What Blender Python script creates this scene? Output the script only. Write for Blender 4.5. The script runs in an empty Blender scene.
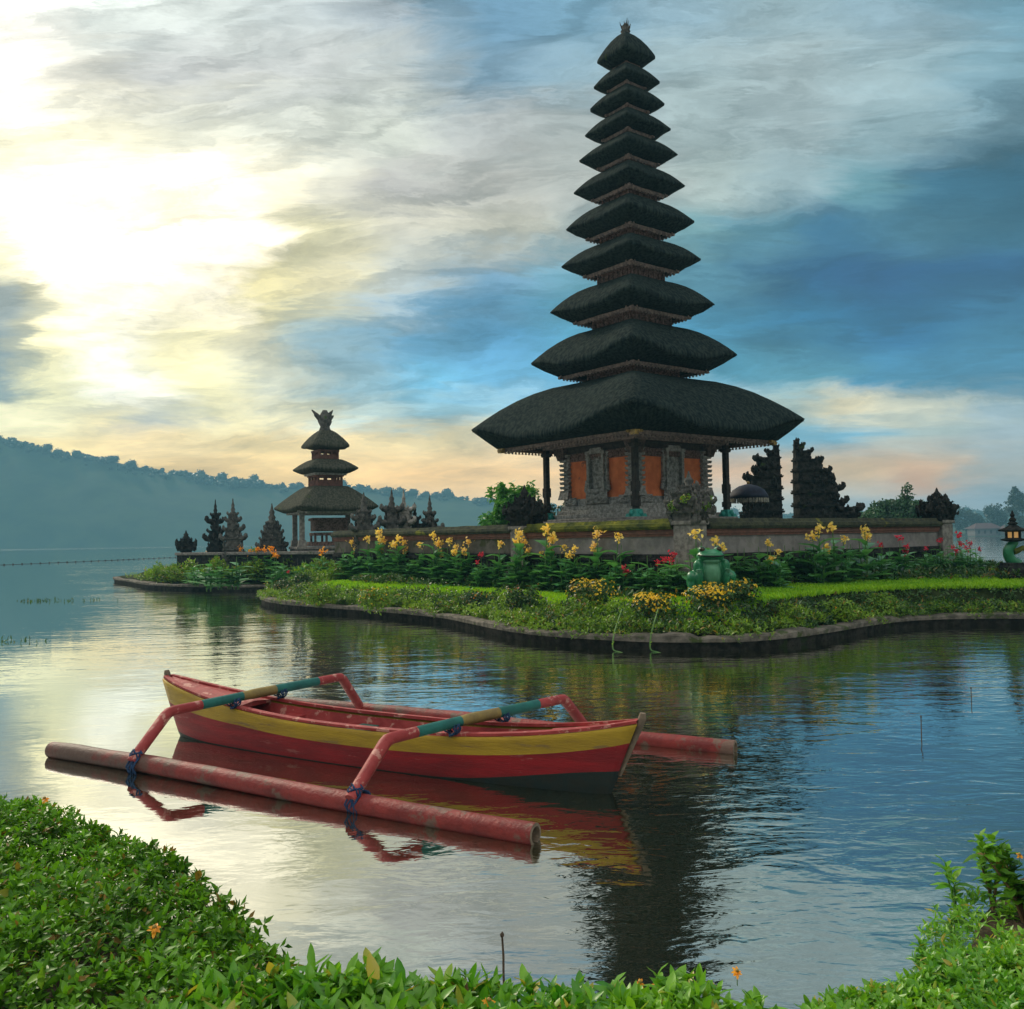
import bpy, math, random
import numpy as np
from mathutils import Vector, Matrix, noise as mn
R_ = math.radians
sc = bpy.context.scene
COL = sc.collection
random.seed(7)
rng = np.random.default_rng(7)

# ------------------------------------------------------------------ camera
H = 2.2                      # eye height over the water
F = 900.0; CX, CY = 512.0, 504.5
PITCH, ROLL = math.atan(33.5/900), 0.0165
_f = Vector((0, math.cos(PITCH), math.sin(PITCH)))
_u0 = Vector((0, -math.sin(PITCH), math.cos(PITCH))); _r0 = Vector((1, 0, 0))
_r = _r0*math.cos(ROLL) - _u0*math.sin(ROLL)
_u = _r0*math.sin(ROLL) + _u0*math.cos(ROLL)
cam = bpy.data.cameras.new('camera'); camo = bpy.data.objects.new('camera', cam); COL.objects.link(camo)
cam.sensor_width = 36; cam.sensor_fit = 'HORIZONTAL'; cam.lens = 36*F/1024
cam.clip_start = 0.05; cam.clip_end = 6000
camo.matrix_world = Matrix(((_r.x, _u.x, -_f.x, 0), (_r.y, _u.y, -_f.y, 0), (_r.z, _u.z, -_f.z, H), (0, 0, 0, 1)))
sc.camera = camo

def ray(px, py):
    return _f*F + _r*(px-CX) - _u*(py-CY)
def W(px, py, D):            # the point at depth D (along Y) seen at a pixel
    v = ray(px, py); v = v*(D/v.y); return Vector((v.x, v.y, v.z+H))
def Gz(px, py, z):           # the point on the level z seen at a pixel
    v = ray(px, py); k = (z-H)/v.z; return Vector((v.x*k, v.y*k, z))

# ------------------------------------------------------------------ world
SUN_AZ, SUN_EL = R_(-40), R_(33)         # azimuth from +Y towards +X
world = bpy.data.worlds.new("World"); sc.world = world; world.use_nodes = True
NT = world.node_tree
for n in list(NT.nodes): NT.nodes.remove(n)
class NB:
    def __init__(s, nt): s.nt = nt
    def n(s, t, **k):
        x = s.nt.nodes.new(t)
        for a, b in k.items(): setattr(x, a, b)
        return x
    def put(s, sock, v):
        if hasattr(v, 'is_output') or isinstance(v, bpy.types.NodeSocket): s.nt.links.new(v, sock)
        else: sock.default_value = v
    def m(s, op, a, b=None, c=None, clamp=False):
        x = s.n('ShaderNodeMath', operation=op, use_clamp=clamp)
        s.put(x.inputs[0], a)
        if b is not None: s.put(x.inputs[1], b)
        if c is not None: s.put(x.inputs[2], c)
        return x.outputs[0]
    def mr(s, v, a, b, c=0.0, d=1.0, smooth=True):
        x = s.n('ShaderNodeMapRange', interpolation_type='SMOOTHSTEP' if smooth else 'LINEAR')
        s.put(x.inputs[0], v); s.put(x.inputs[1], a); s.put(x.inputs[2], b); s.put(x.inputs[3], c); s.put(x.inputs[4], d)
        return x.outputs[0]
    def mix(s, f, a, b, blend='MIX'):
        x = s.n('ShaderNodeMix', data_type='RGBA', blend_type=blend)
        s.put(x.inputs[0], f); s.put(x.inputs[6], a); s.put(x.inputs[7], b)
        return x.outputs[2]
    def noise(s, vec, scale, detail=4, rough=.5, dist=0.0, dim='3D'):
        x = s.n('ShaderNodeTexNoise', noise_dimensions=dim)
        s.put(x.inputs['Vector'], vec); x.inputs['Scale'].default_value = scale
        x.inputs['Detail'].default_value = detail; x.inputs['Roughness'].default_value = rough
        x.inputs['Distortion'].default_value = dist
        return x.outputs['Fac'], x.outputs['Color']
    def vec(s, x, y, z):
        q = s.n('ShaderNodeCombineXYZ'); s.put(q.inputs[0], x); s.put(q.inputs[1], y); s.put(q.inputs[2], z); return q.outputs[0]
    def ramp(s, fac, stops, interp='LINEAR'):
        x = s.n('ShaderNodeValToRGB'); cr = x.color_ramp; cr.interpolation = interp
        while len(cr.elements) < len(stops): cr.elements.new(0.5)
        for e, (p, c) in zip(cr.elements, stops):
            e.position = p; e.color = (*c[:3], 1)
        s.put(x.inputs[0], fac); return x.outputs[0]
def lin(c):
    return tuple(((v/255)/12.92 if v/255 <= .04045 else ((v/255+.055)/1.055)**2.4) for v in c)

b = NB(NT)
tc = b.n('ShaderNodeTexCoord'); sp = b.n('ShaderNodeSeparateXYZ'); NT.links.new(tc.outputs['Generated'], sp.inputs[0])
dx, dy, dz = sp.outputs
hyp = b.m('SQRT', b.m('ADD', b.m('MULTIPLY', dx, dx), b.m('MULTIPLY', dy, dy)))
hyp = b.m('MAXIMUM', hyp, 1e-4)
az = b.m('ARCTAN2', dx, dy)
zup = b.m('ABSOLUTE', dz)
t = b.m('DIVIDE', zup, b.m('MAXIMUM', dy, b.m('MULTIPLY', hyp, .6)))
# cloud plane coordinates (streaks flatten towards the horizon)
den = b.m('ADD', zup, .16)
cp = b.vec(b.m('DIVIDE', dx, den), b.m('MULTIPLY', b.m('DIVIDE', dy, den), 1.0), 0.0)
wf, wc = b.noise(cp, 1.1, 5, .55)
ws = b.n('ShaderNodeSeparateColor'); NT.links.new(wc, ws.inputs[0])
strk = b.vec(b.m('MULTIPLY', az, 2.2), b.m('MULTIPLY', t, 9.0), 3.0)
s1, s1c = b.noise(strk, 2.2, 8, .66, .4)
ss = b.n('ShaderNodeSeparateColor'); NT.links.new(s1c, ss.inputs[0])
az_w = b.m('ADD', az, b.m('ADD', b.m('MULTIPLY', b.m('SUBTRACT', ws.outputs[0], .5), .14), b.m('MULTIPLY', b.m('SUBTRACT', ss.outputs[0], .5), .17)))
t_w = b.m('ADD', t, b.m('MULTIPLY', b.m('ADD', b.m('MULTIPLY', b.m('SUBTRACT', ws.outputs[1], .5), .05), b.m('MULTIPLY', b.m('SUBTRACT', ss.outputs[1], .5), .11)), b.mr(t, 0.0, .25, .25, 1.0)))
A0, A1 = -.75, .75
u = b.m('DIVIDE', b.m('SUBTRACT', az_w, A0), A1-A0, clamp=True)
ROWS = [
 (0,  [(0,(250,252,250)),(100,(228,235,228)),(200,(215,222,216)),(300,(192,200,198)),(400,(172,184,190)),(450,(122,152,170)),(500,(108,146,170)),(600,(118,158,180)),(700,(142,172,186)),(800,(152,177,184)),(900,(138,165,176)),(1024,(104,142,158))]),
 (60, [(0,(255,255,250)),(70,(228,228,218)),(150,(198,200,196)),(300,(196,200,196)),(400,(198,204,198)),(450,(158,174,180)),(500,(120,150,168)),(600,(140,168,180)),(700,(160,182,186)),(800,(164,182,184)),(900,(152,174,178)),(1024,(118,152,164))]),
 (120,[(0,(248,248,225)),(100,(228,228,208)),(200,(218,221,208)),(300,(220,224,212)),(400,(210,215,202)),(500,(178,184,182)),(600,(168,178,176)),(700,(164,182,182)),(800,(156,174,176)),(900,(138,164,170)),(1024,(112,146,160))]),
 (180,[(0,(255,255,250)),(60,(255,255,255)),(200,(255,255,245)),(270,(235,232,210)),(320,(208,206,188)),(400,(178,178,172)),(500,(180,181,173)),(600,(172,178,172)),(700,(164,180,176)),(800,(145,168,172)),(870,(104,142,162)),(950,(64,108,140)),(1024,(58,102,134))]),
 (230,[(0,(240,240,208)),(50,(255,255,250)),(240,(255,255,245)),(290,(232,226,185)),(400,(204,202,184)),(500,(190,190,174)),(600,(158,174,174)),(700,(126,160,176)),(760,(100,142,168)),(850,(66,110,146)),(950,(78,120,150)),(1024,(66,110,142))]),
 (280,[(0,(160,168,162)),(35,(196,194,165)),(75,(255,255,240)),(215,(255,255,248)),(270,(228,218,165)),(330,(220,212,172)),(400,(186,194,188)),(480,(118,158,182)),(600,(108,154,180)),(700,(96,142,172)),(800,(52,94,136)),(900,(42,88,130)),(1024,(48,90,130))]),
 (330,[(0,(146,160,160)),(35,(175,178,158)),(60,(250,245,200)),(130,(255,255,240)),(195,(250,245,200)),(260,(198,194,164)),(330,(142,172,182)),(420,(100,156,188)),(500,(92,154,192)),(600,(90,152,190)),(700,(80,142,184)),(800,(58,114,156)),(900,(48,104,148)),(1024,(66,118,156))]),
 (380,[(0,(150,165,160)),(50,(245,240,190)),(120,(255,255,238)),(195,(242,234,182)),(270,(204,206,184)),(350,(150,185,195)),(430,(106,170,198)),(500,(102,165,198)),(700,(84,148,184)),(800,(96,154,186)),(900,(74,130,168)),(1024,(72,124,160))]),
 (410,[(0,(235,230,185)),(60,(242,236,190)),(120,(226,216,170)),(160,(172,176,164)),(220,(232,222,174)),(300,(226,220,182)),(380,(182,202,196)),(450,(146,188,200)),(560,(140,180,196)),(740,(140,172,180)),(800,(166,182,172)),(870,(208,198,162)),(950,(186,188,168)),(1024,(138,160,166))]),
 (436,[(0,(220,200,140)),(60,(240,220,160)),(150,(234,212,158)),(250,(236,212,152)),(330,(232,208,152)),(420,(224,206,156)),(500,(206,198,164)),(700,(150,182,186)),(800,(118,168,186)),(870,(112,164,184)),(940,(160,176,170)),(1024,(146,164,168))]),
 (475,[(0,(226,196,132)),(250,(228,196,136)),(330,(228,196,138)),(420,(232,196,138)),(500,(226,192,138)),(750,(208,176,142)),(850,(198,174,138)),(960,(194,166,134)),(1024,(148,155,150))]),
 (510,[(0,(205,190,140)),(500,(200,180,145)),(750,(165,175,168)),(850,(150,165,165)),(900,(140,160,165)),(1024,(124,148,156))]),
]
def boost(px, y, c):
    # the sky beyond the lake air: what is seen, less the air's own veil
    el = max(.012, (538-y)/900); T = math.exp(-.00085*min(900, 125/el)); S = (.06, .15, .16)
    r = tuple(max(.02, (v-s_*(1-T))/T) for v, s_ in zip(lin(c), S)); g = math.exp(-((px-125)/125)**2-((y-230)/85)**2) + .3*math.exp(-((px+10)/70)**2-((y-60)/90)**2)
    if min(c) < 200: g *= .15
    return tuple(v*(1+k_*g) *t_ for v, k_, t_ in zip(r, (1.25, .95, .35), (.80, .93, .80) if px >= 600 and 150 < y < 400 and c[2]-c[0] > 42 else (1, 1, 1)))
prev = None
for y, st in ROWS:
    stops = [((math.atan((px-512)/900)-A0)/(A1-A0), boost(px, y, c)) for px, c in st]
    col = b.ramp(u, stops, 'EASE')
    ty = (538-y)/900
    if prev is None: acc = col
    else:
        acc = b.mix(b.mr(t_w, ty, prev, 0.0, 1.0), col, acc)
    prev = ty
# fine streaks and wisps in the cloud deck
st2, _ = b.noise(b.vec(b.m('MULTIPLY', az_w, 5.0), b.m('MULTIPLY', t_w, 24.0), 1.0), 2.4, 7, .62, .8)
bl2, _ = b.noise(cp, 2.3, 10, .62, .35)
det = b.m('ADD', b.m('MULTIPLY', b.m('SUBTRACT', st2, .5), .60), b.m('MULTIPLY', b.m('SUBTRACT', bl2, .5), 1.35))
st3, _ = b.noise(b.vec(b.m('MULTIPLY', az_w, 3.2), b.m('ADD', b.m('MULTIPLY', t_w, 13.0), b.m('MULTIPLY', az_w, -2.0)), 6.0), 1.5, 8, .6, .5)
det = b.m('ADD', det, b.m('MULTIPLY', b.m('SUBTRACT', b.mr(st3, .36, .64), .5), .42))
det = b.m('ADD', 1.0, b.m('MULTIPLY', det, b.mr(t, 0.0, .16, .35, 1.0)))
acc = b.mix(1.0, acc, b.vec(det, det, det), 'MULTIPLY')
# small lit cloud low over the far shore
pu = b.m('DIVIDE', b.m('SUBTRACT', az_w, math.atan((966-512)/900)-.02), .028); pv = b.m('DIVIDE', b.m('SUBTRACT', t_w, (533-480)/900), .014)
pk = b.m('EXPONENT', b.m('MULTIPLY', b.m('ADD', b.m('MULTIPLY', pu, pu), b.m('MULTIPLY', pv, pv)), -1.0))
acc = b.mix(b.m('MULTIPLY', pk, .7), acc, (*lin((245, 176, 120)), 1))
# the open sky overhead and behind: clear blue, with cloud brightened as fill light
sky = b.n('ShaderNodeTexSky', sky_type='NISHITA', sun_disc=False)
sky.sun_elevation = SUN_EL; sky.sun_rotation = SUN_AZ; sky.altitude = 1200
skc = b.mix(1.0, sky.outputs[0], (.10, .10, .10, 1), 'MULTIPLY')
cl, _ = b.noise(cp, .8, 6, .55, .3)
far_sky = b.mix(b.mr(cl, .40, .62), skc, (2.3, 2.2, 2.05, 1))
low_ = b.mr(dz, .08, .66, .05, 1.0)          # sky darkened low down to keep fill light off undersides
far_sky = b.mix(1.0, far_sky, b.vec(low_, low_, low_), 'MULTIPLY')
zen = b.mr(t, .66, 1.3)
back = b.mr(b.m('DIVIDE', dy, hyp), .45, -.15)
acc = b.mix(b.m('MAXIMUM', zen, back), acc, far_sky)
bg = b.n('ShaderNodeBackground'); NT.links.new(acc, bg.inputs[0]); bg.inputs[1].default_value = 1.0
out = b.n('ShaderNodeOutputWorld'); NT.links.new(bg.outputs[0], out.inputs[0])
world.cycles.sampling_method = 'MANUAL'; world.cycles.sample_map_resolution = 512

# ------------------------------------------------------------------ sun
sl = bpy.data.lights.new('sun', 'SUN'); sl.energy = 2.6; sl.angle = R_(3); sl.color = (1, .88, .68)
so = bpy.data.objects.new('sun', sl); COL.objects.link(so)
sd = Vector((math.sin(SUN_AZ)*math.cos(SUN_EL), math.cos(SUN_AZ)*math.cos(SUN_EL), math.sin(SUN_EL)))
so.rotation_euler = sd.to_track_quat('Z', 'Y').to_euler(); so.location = (0, 0, 40)

sc.view_settings.view_transform = 'Standard'; sc.view_settings.look = 'None'
sc.view_settings.exposure = 0; sc.view_settings.gamma = 1
sc.render.engine = 'CYCLES'
sc.cycles.use_denoising = True
sc.cycles.max_bounces = 7; sc.cycles.volume_bounces = 1; sc.cycles.transparent_max_bounces = 8
sc.cycles.sample_clamp_indirect = 8

# ------------------------------------------------------------------ helpers
def tag(o, label=None, cat=None, group=None, kind=None):
    if label: o['label'] = label
    if cat: o['category'] = cat
    if group: o['group'] = group
    if kind: o['kind'] = kind
    return o
def empty(name, loc, rz=0, label=None, cat=None, group=None):
    o = bpy.data.objects.new(name, None); COL.objects.link(o); o.location = loc; o.rotation_euler.z = rz
    o.empty_display_size = .2
    return tag(o, label, cat, group)
class MB:
    """collects vertices and faces of one mesh"""
    def __init__(s): s.v = []; s.f = []; s.mi = []; s.sm = []
    def add(s, vs, fs, mi=0, sm=False):
        k = len(s.v); s.v += [tuple(p) for p in vs]; s.f += [tuple(i+k for i in f) for f in fs]
        s.mi += [mi]*len(fs); s.sm += [sm]*len(fs)
    def box(s, c, h, rz=0, mi=0, taper=1.0, M=None):
        ca, sa = math.cos(rz), math.sin(rz); vs = []
        for z in (-1, 1):
            k = 1 if z < 0 else taper
            for x, y in ((-1, -1), (1, -1), (1, 1), (-1, 1)):
                X, Y = x*h[0]*k, y*h[1]*k
                p = Vector((c[0]+X*ca-Y*sa, c[1]+X*sa+Y*ca, c[2]+z*h[2]))
                vs.append(M @ p if M else p)
        s.add(vs, [(3, 2, 1, 0), (4, 5, 6, 7), (0, 1, 5, 4), (1, 2, 6, 5), (2, 3, 7, 6), (3, 0, 4, 7)], mi)
    def tube(s, pts, rad, n=8, mi=0, cap=True, sm=True):
        pts = [Vector(p) for p in pts]; k = len(pts)
        if not hasattr(rad, '__len__'): rad = [rad]*k
        vs = []; prev = None
        for i, p in enumerate(pts):
            d = (pts[min(i+1, k-1)]-pts[max(i-1, 0)]).normalized()
            a = prev if prev is not None else (Vector((0, 0, 1)) if abs(d.z) < .9 else Vector((1, 0, 0)))
            x = (a - d*a.dot(d)).normalized(); y = d.cross(x); prev = x
            for j in range(n):
                t_ = 2*math.pi*j/n; vs.append(p + (x*math.cos(t_)+y*math.sin(t_))*rad[i])
        fs = [(i*n+j, i*n+(j+1) % n, (i+1)*n+(j+1) % n, (i+1)*n+j) for i in range(k-1) for j in range(n)]
        s.add(vs, fs, mi, sm)
        if cap:
            s.add(vs[:n], [tuple(range(n-1, -1, -1))], mi); s.add(vs[-n:], [tuple(range(n))], mi)
    def lathe(s, prof, c=(0, 0, 0), n=16, mi=0, sm=True, sq=False):
        vs = []
        for r, z in prof:
            for j in range(n):
                a = 2*math.pi*j/n; vs.append((c[0]+r*math.cos(a), c[1]+r*math.sin(a), c[2]+z))
        k = len(prof)
        s.add(vs, [(i*n+j, i*n+(j+1) % n, (i+1)*n+(j+1) % n, (i+1)*n+j) for i in range(k-1) for j in range(n)], mi, sm)
        s.add(vs[:n], [tuple(range(n-1, -1, -1))], mi); s.add(vs[-n:], [tuple(range(n))], mi)
    def ball(s, c, r, mi=0, nu=8, nv=6, lump=0.0, seed=0):
        if not hasattr(r, '__len__'): r = (r, r, r)
        vs = []; rr = random.Random(seed)
        for i in range(nv+1):
            th = math.pi*i/nv
            for j in range(nu):
                ph = 2*math.pi*j/nu; k = 1+lump*(rr.random()-.5)*2
                vs.append((c[0]+r[0]*k*math.sin(th)*math.cos(ph), c[1]+r[1]*k*math.sin(th)*math.sin(ph), c[2]+r[2]*k*math.cos(th)))
        s.add(vs, [(i*nu+j, (i+1)*nu+j, (i+1)*nu+(j+1) % nu, i*nu+(j+1) % nu) for i in range(nv) for j in range(nu)], mi, True)
    def build(s, name, mats, parent=None, bevel=0):
        me = bpy.data.meshes.new(name); me.from_pydata([tuple(p) for p in s.v], [], s.f)
        if not isinstance(mats, (list, tuple)): mats = [mats]
        for m in mats: me.materials.append(m)
        me.polygons.foreach_set('material_index', s.mi); me.polygons.foreach_set('use_smooth', s.sm)
        me.validate(); me.update()
        o = bpy.data.objects.new(name, me); COL.objects.link(o)
        if parent: o.parent = parent
        if bevel:
            md = o.modifiers.new('bevel', 'BEVEL'); md.width = bevel; md.segments = 2; md.limit_method = 'ANGLE'
        return o
def copy_tree(o, parent=None):
    c = o.copy(); COL.objects.link(c); c.parent = parent
    for ch in [x for x in bpy.data.objects if x.parent == o]: copy_tree(ch, c)
    return c
MATS = {}
def mat(name, c1, c2=None, scale=4, rough=.8, bump=.3, bscale=None, c3=None, c3s=1.5, c3t=.58, metal=0, stretch=None, spec=.3, bdist=.02, det=6):
    """stone, wood, paint: two tones mixed by noise, an optional third in patches, a bump"""
    m = bpy.data.materials.new(name); m.use_nodes = True; nt = m.node_tree; q = NB(nt)
    bs = nt.nodes['Principled BSDF']; t_ = q.n('ShaderNodeTexCoord'); v = t_.outputs['Object']
    if stretch:
        mp = q.n('ShaderNodeMapping'); nt.links.new(v, mp.inputs[0]); mp.inputs['Scale'].default_value = stretch; v = mp.outputs[0]
    f, _ = q.noise(v, scale, det, .6)
    colr = q.mix(q.mr(f, .35, .65), (*c1, 1), (*(c2 or c1), 1))
    if c3:
        g, _ = q.noise(v, c3s, 5, .65)
        colr = q.mix(q.mr(g, c3t, c3t+.07), colr, (*c3, 1))
    nt.links.new(colr, bs.inputs['Base Color'])
    bs.inputs['Roughness'].default_value = rough; bs.inputs['Metallic'].default_value = metal; bs.inputs['Specular IOR Level'].default_value = spec
    if bump:
        h, _ = q.noise(v, bscale or scale*4, 5, .65)
        bm_ = q.n('ShaderNodeBump'); bm_.inputs['Strength'].default_value = bump; bm_.inputs['Distance'].default_value = bdist
        nt.links.new(h, bm_.inputs['Height']); nt.links.new(bm_.outputs[0], bs.inputs['Normal'])
    MATS[name] = m; return m
def leafmat(name, ca, cb, cc=None, trans=.35, rough=.45, spec=.4, patch=1.2):
    """leaves: colour varies leaf by leaf and in soft patches; some light passes through"""
    m = bpy.data.materials.new(name); m.use_nodes = True; nt = m.node_tree; q = NB(nt)
    bs = nt.nodes['Principled BSDF']; g = q.n('ShaderNodeNewGeometry')
    r = g.outputs['Random Per Island']
    t_ = q.n('ShaderNodeTexCoord'); f, _ = q.noise(t_.outputs['Object'], patch, 3, .6)
    k = q.m('ADD', q.m('MULTIPLY', r, .55), q.m('MULTIPLY', q.mr(f, .3, .7), .45))
    colr = q.mix(k, (*ca, 1), (*cb, 1))
    if cc: colr = q.mix(q.mr(r, .93, .97), colr, (*cc, 1))
    nt.links.new(colr, bs.inputs['Base Color']); bs.inputs['Roughness'].default_value = rough
    bs.inputs['Specular IOR Level'].default_value = spec
    tr = q.n('ShaderNodeBsdfTranslucent'); nt.links.new(q.mix(1.0, colr, (1.35, 1.3, .6, 1), 'MULTIPLY'), tr.inputs[0])
    mx = q.n('ShaderNodeMixShader'); mx.inputs[0].default_value = trans
    nt.links.new(bs.outputs[0], mx.inputs[1]); nt.links.new(tr.outputs[0], mx.inputs[2])
    nt.links.new(mx.outputs[0], nt.nodes['Material Output'].inputs[0])
    MATS[name] = m; return m
def npmesh(name, V, Fc, m, parent=None, smooth=False):
    """numpy mesh: V (n,3), Fc (m,k) with k = 3 or 4"""
    me = bpy.data.meshes.new(name); k = Fc.shape[1]
    me.vertices.add(len(V)); me.vertices.foreach_set('co', np.asarray(V, np.float32).ravel())
    me.loops.add(Fc.size); me.loops.foreach_set('vertex_index', Fc.astype(np.int32).ravel())
    me.polygons.add(len(Fc)); me.polygons.foreach_set('loop_start', np.arange(0, Fc.size, k, dtype=np.int32))
    me.polygons.foreach_set('loop_total', np.full(len(Fc), k, np.int32))
    if smooth: me.polygons.foreach_set('use_smooth', np.ones(len(Fc), bool))
    if isinstance(m, (list, tuple)):
        for x in m: me.materials.append(x)
    else: me.materials.append(m)
    me.update(calc_edges=True); me.validate()
    o = bpy.data.objects.new(name, me); COL.objects.link(o)
    if parent: o.parent = parent
    return o
def unit(a): return a/np.maximum(np.linalg.norm(a, axis=-1, keepdims=True), 1e-9)
def leaf_geo(P, D, N, L, Wd, fine=False, droop=.25):
    """leaves at P growing along D with normal N; L, Wd arrays. Returns V, F(tris)"""
    P, D, N = map(np.asarray, (P, D, N)); D = unit(D); S = unit(np.cross(D, N)); N = np.cross(S, D)
    L = np.asarray(L)[:, None]; Wd = np.asarray(Wd)[:, None]
    if fine:
        rows = [(.0, .06, 0), (.28, .42, .05), (.58, .5, .02), (.82, .3, -.06)]
        vs = []
        for t_, w, h in rows:
            c = P + D*L*t_ + N*L*(h - droop*t_*t_)
            vs += [c - S*Wd*w + N*Wd*.14, c, c + S*Wd*w + N*Wd*.14]
        vs.append(P + D*L + N*L*(-droop-.04))
        V = np.stack(vs, 1); f = []
        for i in range(3):
            a = i*3
            f += [(a, a+1, a+4), (a, a+4, a+3), (a+1, a+2, a+5), (a+1, a+5, a+4)]
        f += [(9, 10, 12), (10, 11, 12)]
    else:
        mid = P + D*L*.5
        V = np.stack([P, mid - S*Wd*.5 + N*L*.06, mid + N*L*(-.02), mid + S*Wd*.5 + N*L*.06, P + D*L - N*L*droop*.6], 1)
        f = [(0, 2, 1), (0, 3, 2), (1, 2, 4), (2, 3, 4)]
    n, k = V.shape[:2]; f = np.array(f)
    Fc = (f[None] + (np.arange(n)*k)[:, None, None]).reshape(-1, 3)
    return V.reshape(-1, 3), Fc
def join_geo(parts):
    Vs, Fs, k = [], [], 0
    for V, Fc in parts:
        Vs.append(V); Fs.append(Fc+k); k += len(V)
    return np.concatenate(Vs), np.concatenate(Fs)
def sprigs(P, A, n_leaf, L, w, fine=False, spread=(.35, 1.25), rs=None, hgt=.5):
    """rosettes: at each P (n,3) with axis A, n_leaf leaves around a short stem"""
    rs = rs or rng; n = len(P); A = unit(A)
    X = unit(np.cross(A, rs.normal(size=(n, 3)))); Y = np.cross(A, X)
    parts = []
    for k in range(n_leaf):
        th = k*2.4 + rs.uniform(0, .5, n); q = k/max(n_leaf-1, 1)
        inc = spread[1] + (spread[0]-spread[1])*q + rs.normal(0, .12, n)
        ho = X*np.cos(th)[:, None] + Y*np.sin(th)[:, None]
        D = ho*np.sin(inc)[:, None] + A*np.cos(inc)[:, None]
        N = A*np.sin(inc)[:, None] - ho*np.cos(inc)[:, None]
        l = L*rs.uniform(.7, 1.15, n)*(1-.35*q)
        parts.append(leaf_geo(P + A*((np.ones(n)*L)[:, None]*hgt*(q-.3)), D, N, l, l*w*rs.uniform(.85, 1.15, n), fine))
    return join_geo(parts)
def crown_geo(blobs, n, L, w, rs=None, fill=.55, up=.35):
    """leaf clumps spread through several ellipsoids (c, r)"""
    rs = rs or rng; vol = np.array([r[0]*r[1]*r[2] for c, r in blobs])**.67; cnt = np.maximum(4, (n*vol/vol.sum()).astype(int))
    parts = []
    for (c, r), k in zip(blobs, cnt):
        d = unit(rs.normal(size=(k, 3))); rad = fill + (1-fill)*rs.random((k, 1))**.6
        rad *= 1 + .12*np.sin(d[:, :1]*7+c[0])*np.cos(d[:, 1:2]*6+c[2])
        P = np.array(c) + d*rad*np.array(r)
        N = unit(d*.8 + rs.normal(size=(k, 3))*.6 + [0, 0, up]); D = unit(np.cross(N, rs.normal(size=(k, 3))) + [0, 0, -.15])
        l = L*rs.uniform(.6, 1.3, k)
        parts.append(leaf_geo(P, D, N, l, l*w))
    return join_geo(parts)
def tri_balls(blobs, k=.8, nu=8, nv=5):
    """rounded lumps as triangles"""
    parts = []
    for c, r in blobs:
        th = np.linspace(0, math.pi, nv+1)[:, None]; ph = np.linspace(0, 2*math.pi, nu, endpoint=False)[None]
        j = 1+.12*np.sin(ph*3+c[0]+th*5)
        V = np.stack([c[0]+r[0]*k*j*np.sin(th)*np.cos(ph), c[1]+r[1]*k*j*np.sin(th)*np.sin(ph), c[2]+r[2]*k*j*np.cos(th)+0*ph], -1).reshape(-1, 3)
        f = []
        for i in range(nv):
            for q_ in range(nu):
                a, b_, c2, d = i*nu+q_, (i+1)*nu+q_, (i+1)*nu+(q_+1) % nu, i*nu+(q_+1) % nu
                if i > 0: f.append((a, b_, d))
                if i < nv-1: f.append((b_, c2, d))
        parts.append((V, np.array(f)))
    return join_geo(parts)
# ------------------------------------------------------------------ materials
mat('thatch', (.007, .013, .014), (.031, .044, .037), 5, .95, .9, 16, c3=(.035, .055, .016), c3s=.6, c3t=.66, stretch=(2.2, 2.2, .25), bdist=.05, spec=.04)
mat('thatch_grey', (.035, .04, .03), (.09, .09, .065), 6, .95, .9, 16, c3=(.06, .08, .03), c3s=.6, c3t=.64, stretch=(2.2, 2.2, .25), bdist=.05, spec=.04)
mat('eave_wood', (.14, .11, .095), (.30, .22, .18), 9, .8, .4, spec=.12)
mat('dark_wood', (.02, .018, .015), (.05, .04, .03), 9, .8, .3)
mat('gilt', (.42, .28, .06), (.16, .10, .03), 12, .5, .3)
mat('neck_carving', (.07, .045, .035), (.24, .15, .12), 14, .8, .8, 22, spec=.12)
mat('stone', (.13, .12, .105), (.26, .24, .21), 7, .9, .8, 22, c3=(.055, .075, .03), c3s=1.6, c3t=.6, spec=.12)
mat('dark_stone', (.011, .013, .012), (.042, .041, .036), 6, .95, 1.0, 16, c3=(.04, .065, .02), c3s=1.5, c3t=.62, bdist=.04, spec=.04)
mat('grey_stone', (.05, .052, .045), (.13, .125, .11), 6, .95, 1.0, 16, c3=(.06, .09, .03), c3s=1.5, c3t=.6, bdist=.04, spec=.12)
mat('carved_stone', (.20, .19, .165), (.42, .40, .35), 9, .9, 1.0, 26, bdist=.03, spec=.12)
mat('orange_wall', (.82, .23, .07), (.66, .16, .05), 3, .85, .25, 30, c3=(.30, .10, .05), c3s=1.2, c3t=.62)
mat('brick', (.20, .085, .06), (.12, .06, .045), 6, .9, .5, 20)
mat('plaster', (.15, .14, .13), (.24, .22, .205), 3, .85, .3, 24, c3=(.20, .19, .16), c3s=1.4, c3t=.6, spec=.12)
mat('old_plaster', (.085, .075, .06), (.15, .13, .105), 3, .9, .4, 24, c3=(.06, .065, .03), c3s=1.2, c3t=.56, spec=.08)
mat('moss', (.035, .05, .015), (.15, .16, .02), 3.0, .95, 1.0, 22, c3=(.30, .27, .03), c3s=1.4, c3t=.60, bdist=.05, spec=.12)
mat('moss_coping', (.035, .04, .03), (.075, .08, .045), 5, .95, 1.0, 18, c3=(.20, .20, .03), c3s=.9, c3t=.60, bdist=.05, spec=.12)
mat('kerb_lip', (.07, .065, .05), (.17, .15, .12), 5, .85, .8, 18, c3=(.05, .07, .02), c3s=2, c3t=.56, spec=.12)  # paler than the face: light on the lip is put into the colour
mat('kerb_face', (.010, .010, .008), (.035, .033, .026), 5, .8, .8, 18, c3=(.02, .03, .01), c3s=2, c3t=.58, spec=.04)  # wet dark stone, with the undercut's shade put into the colour
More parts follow.
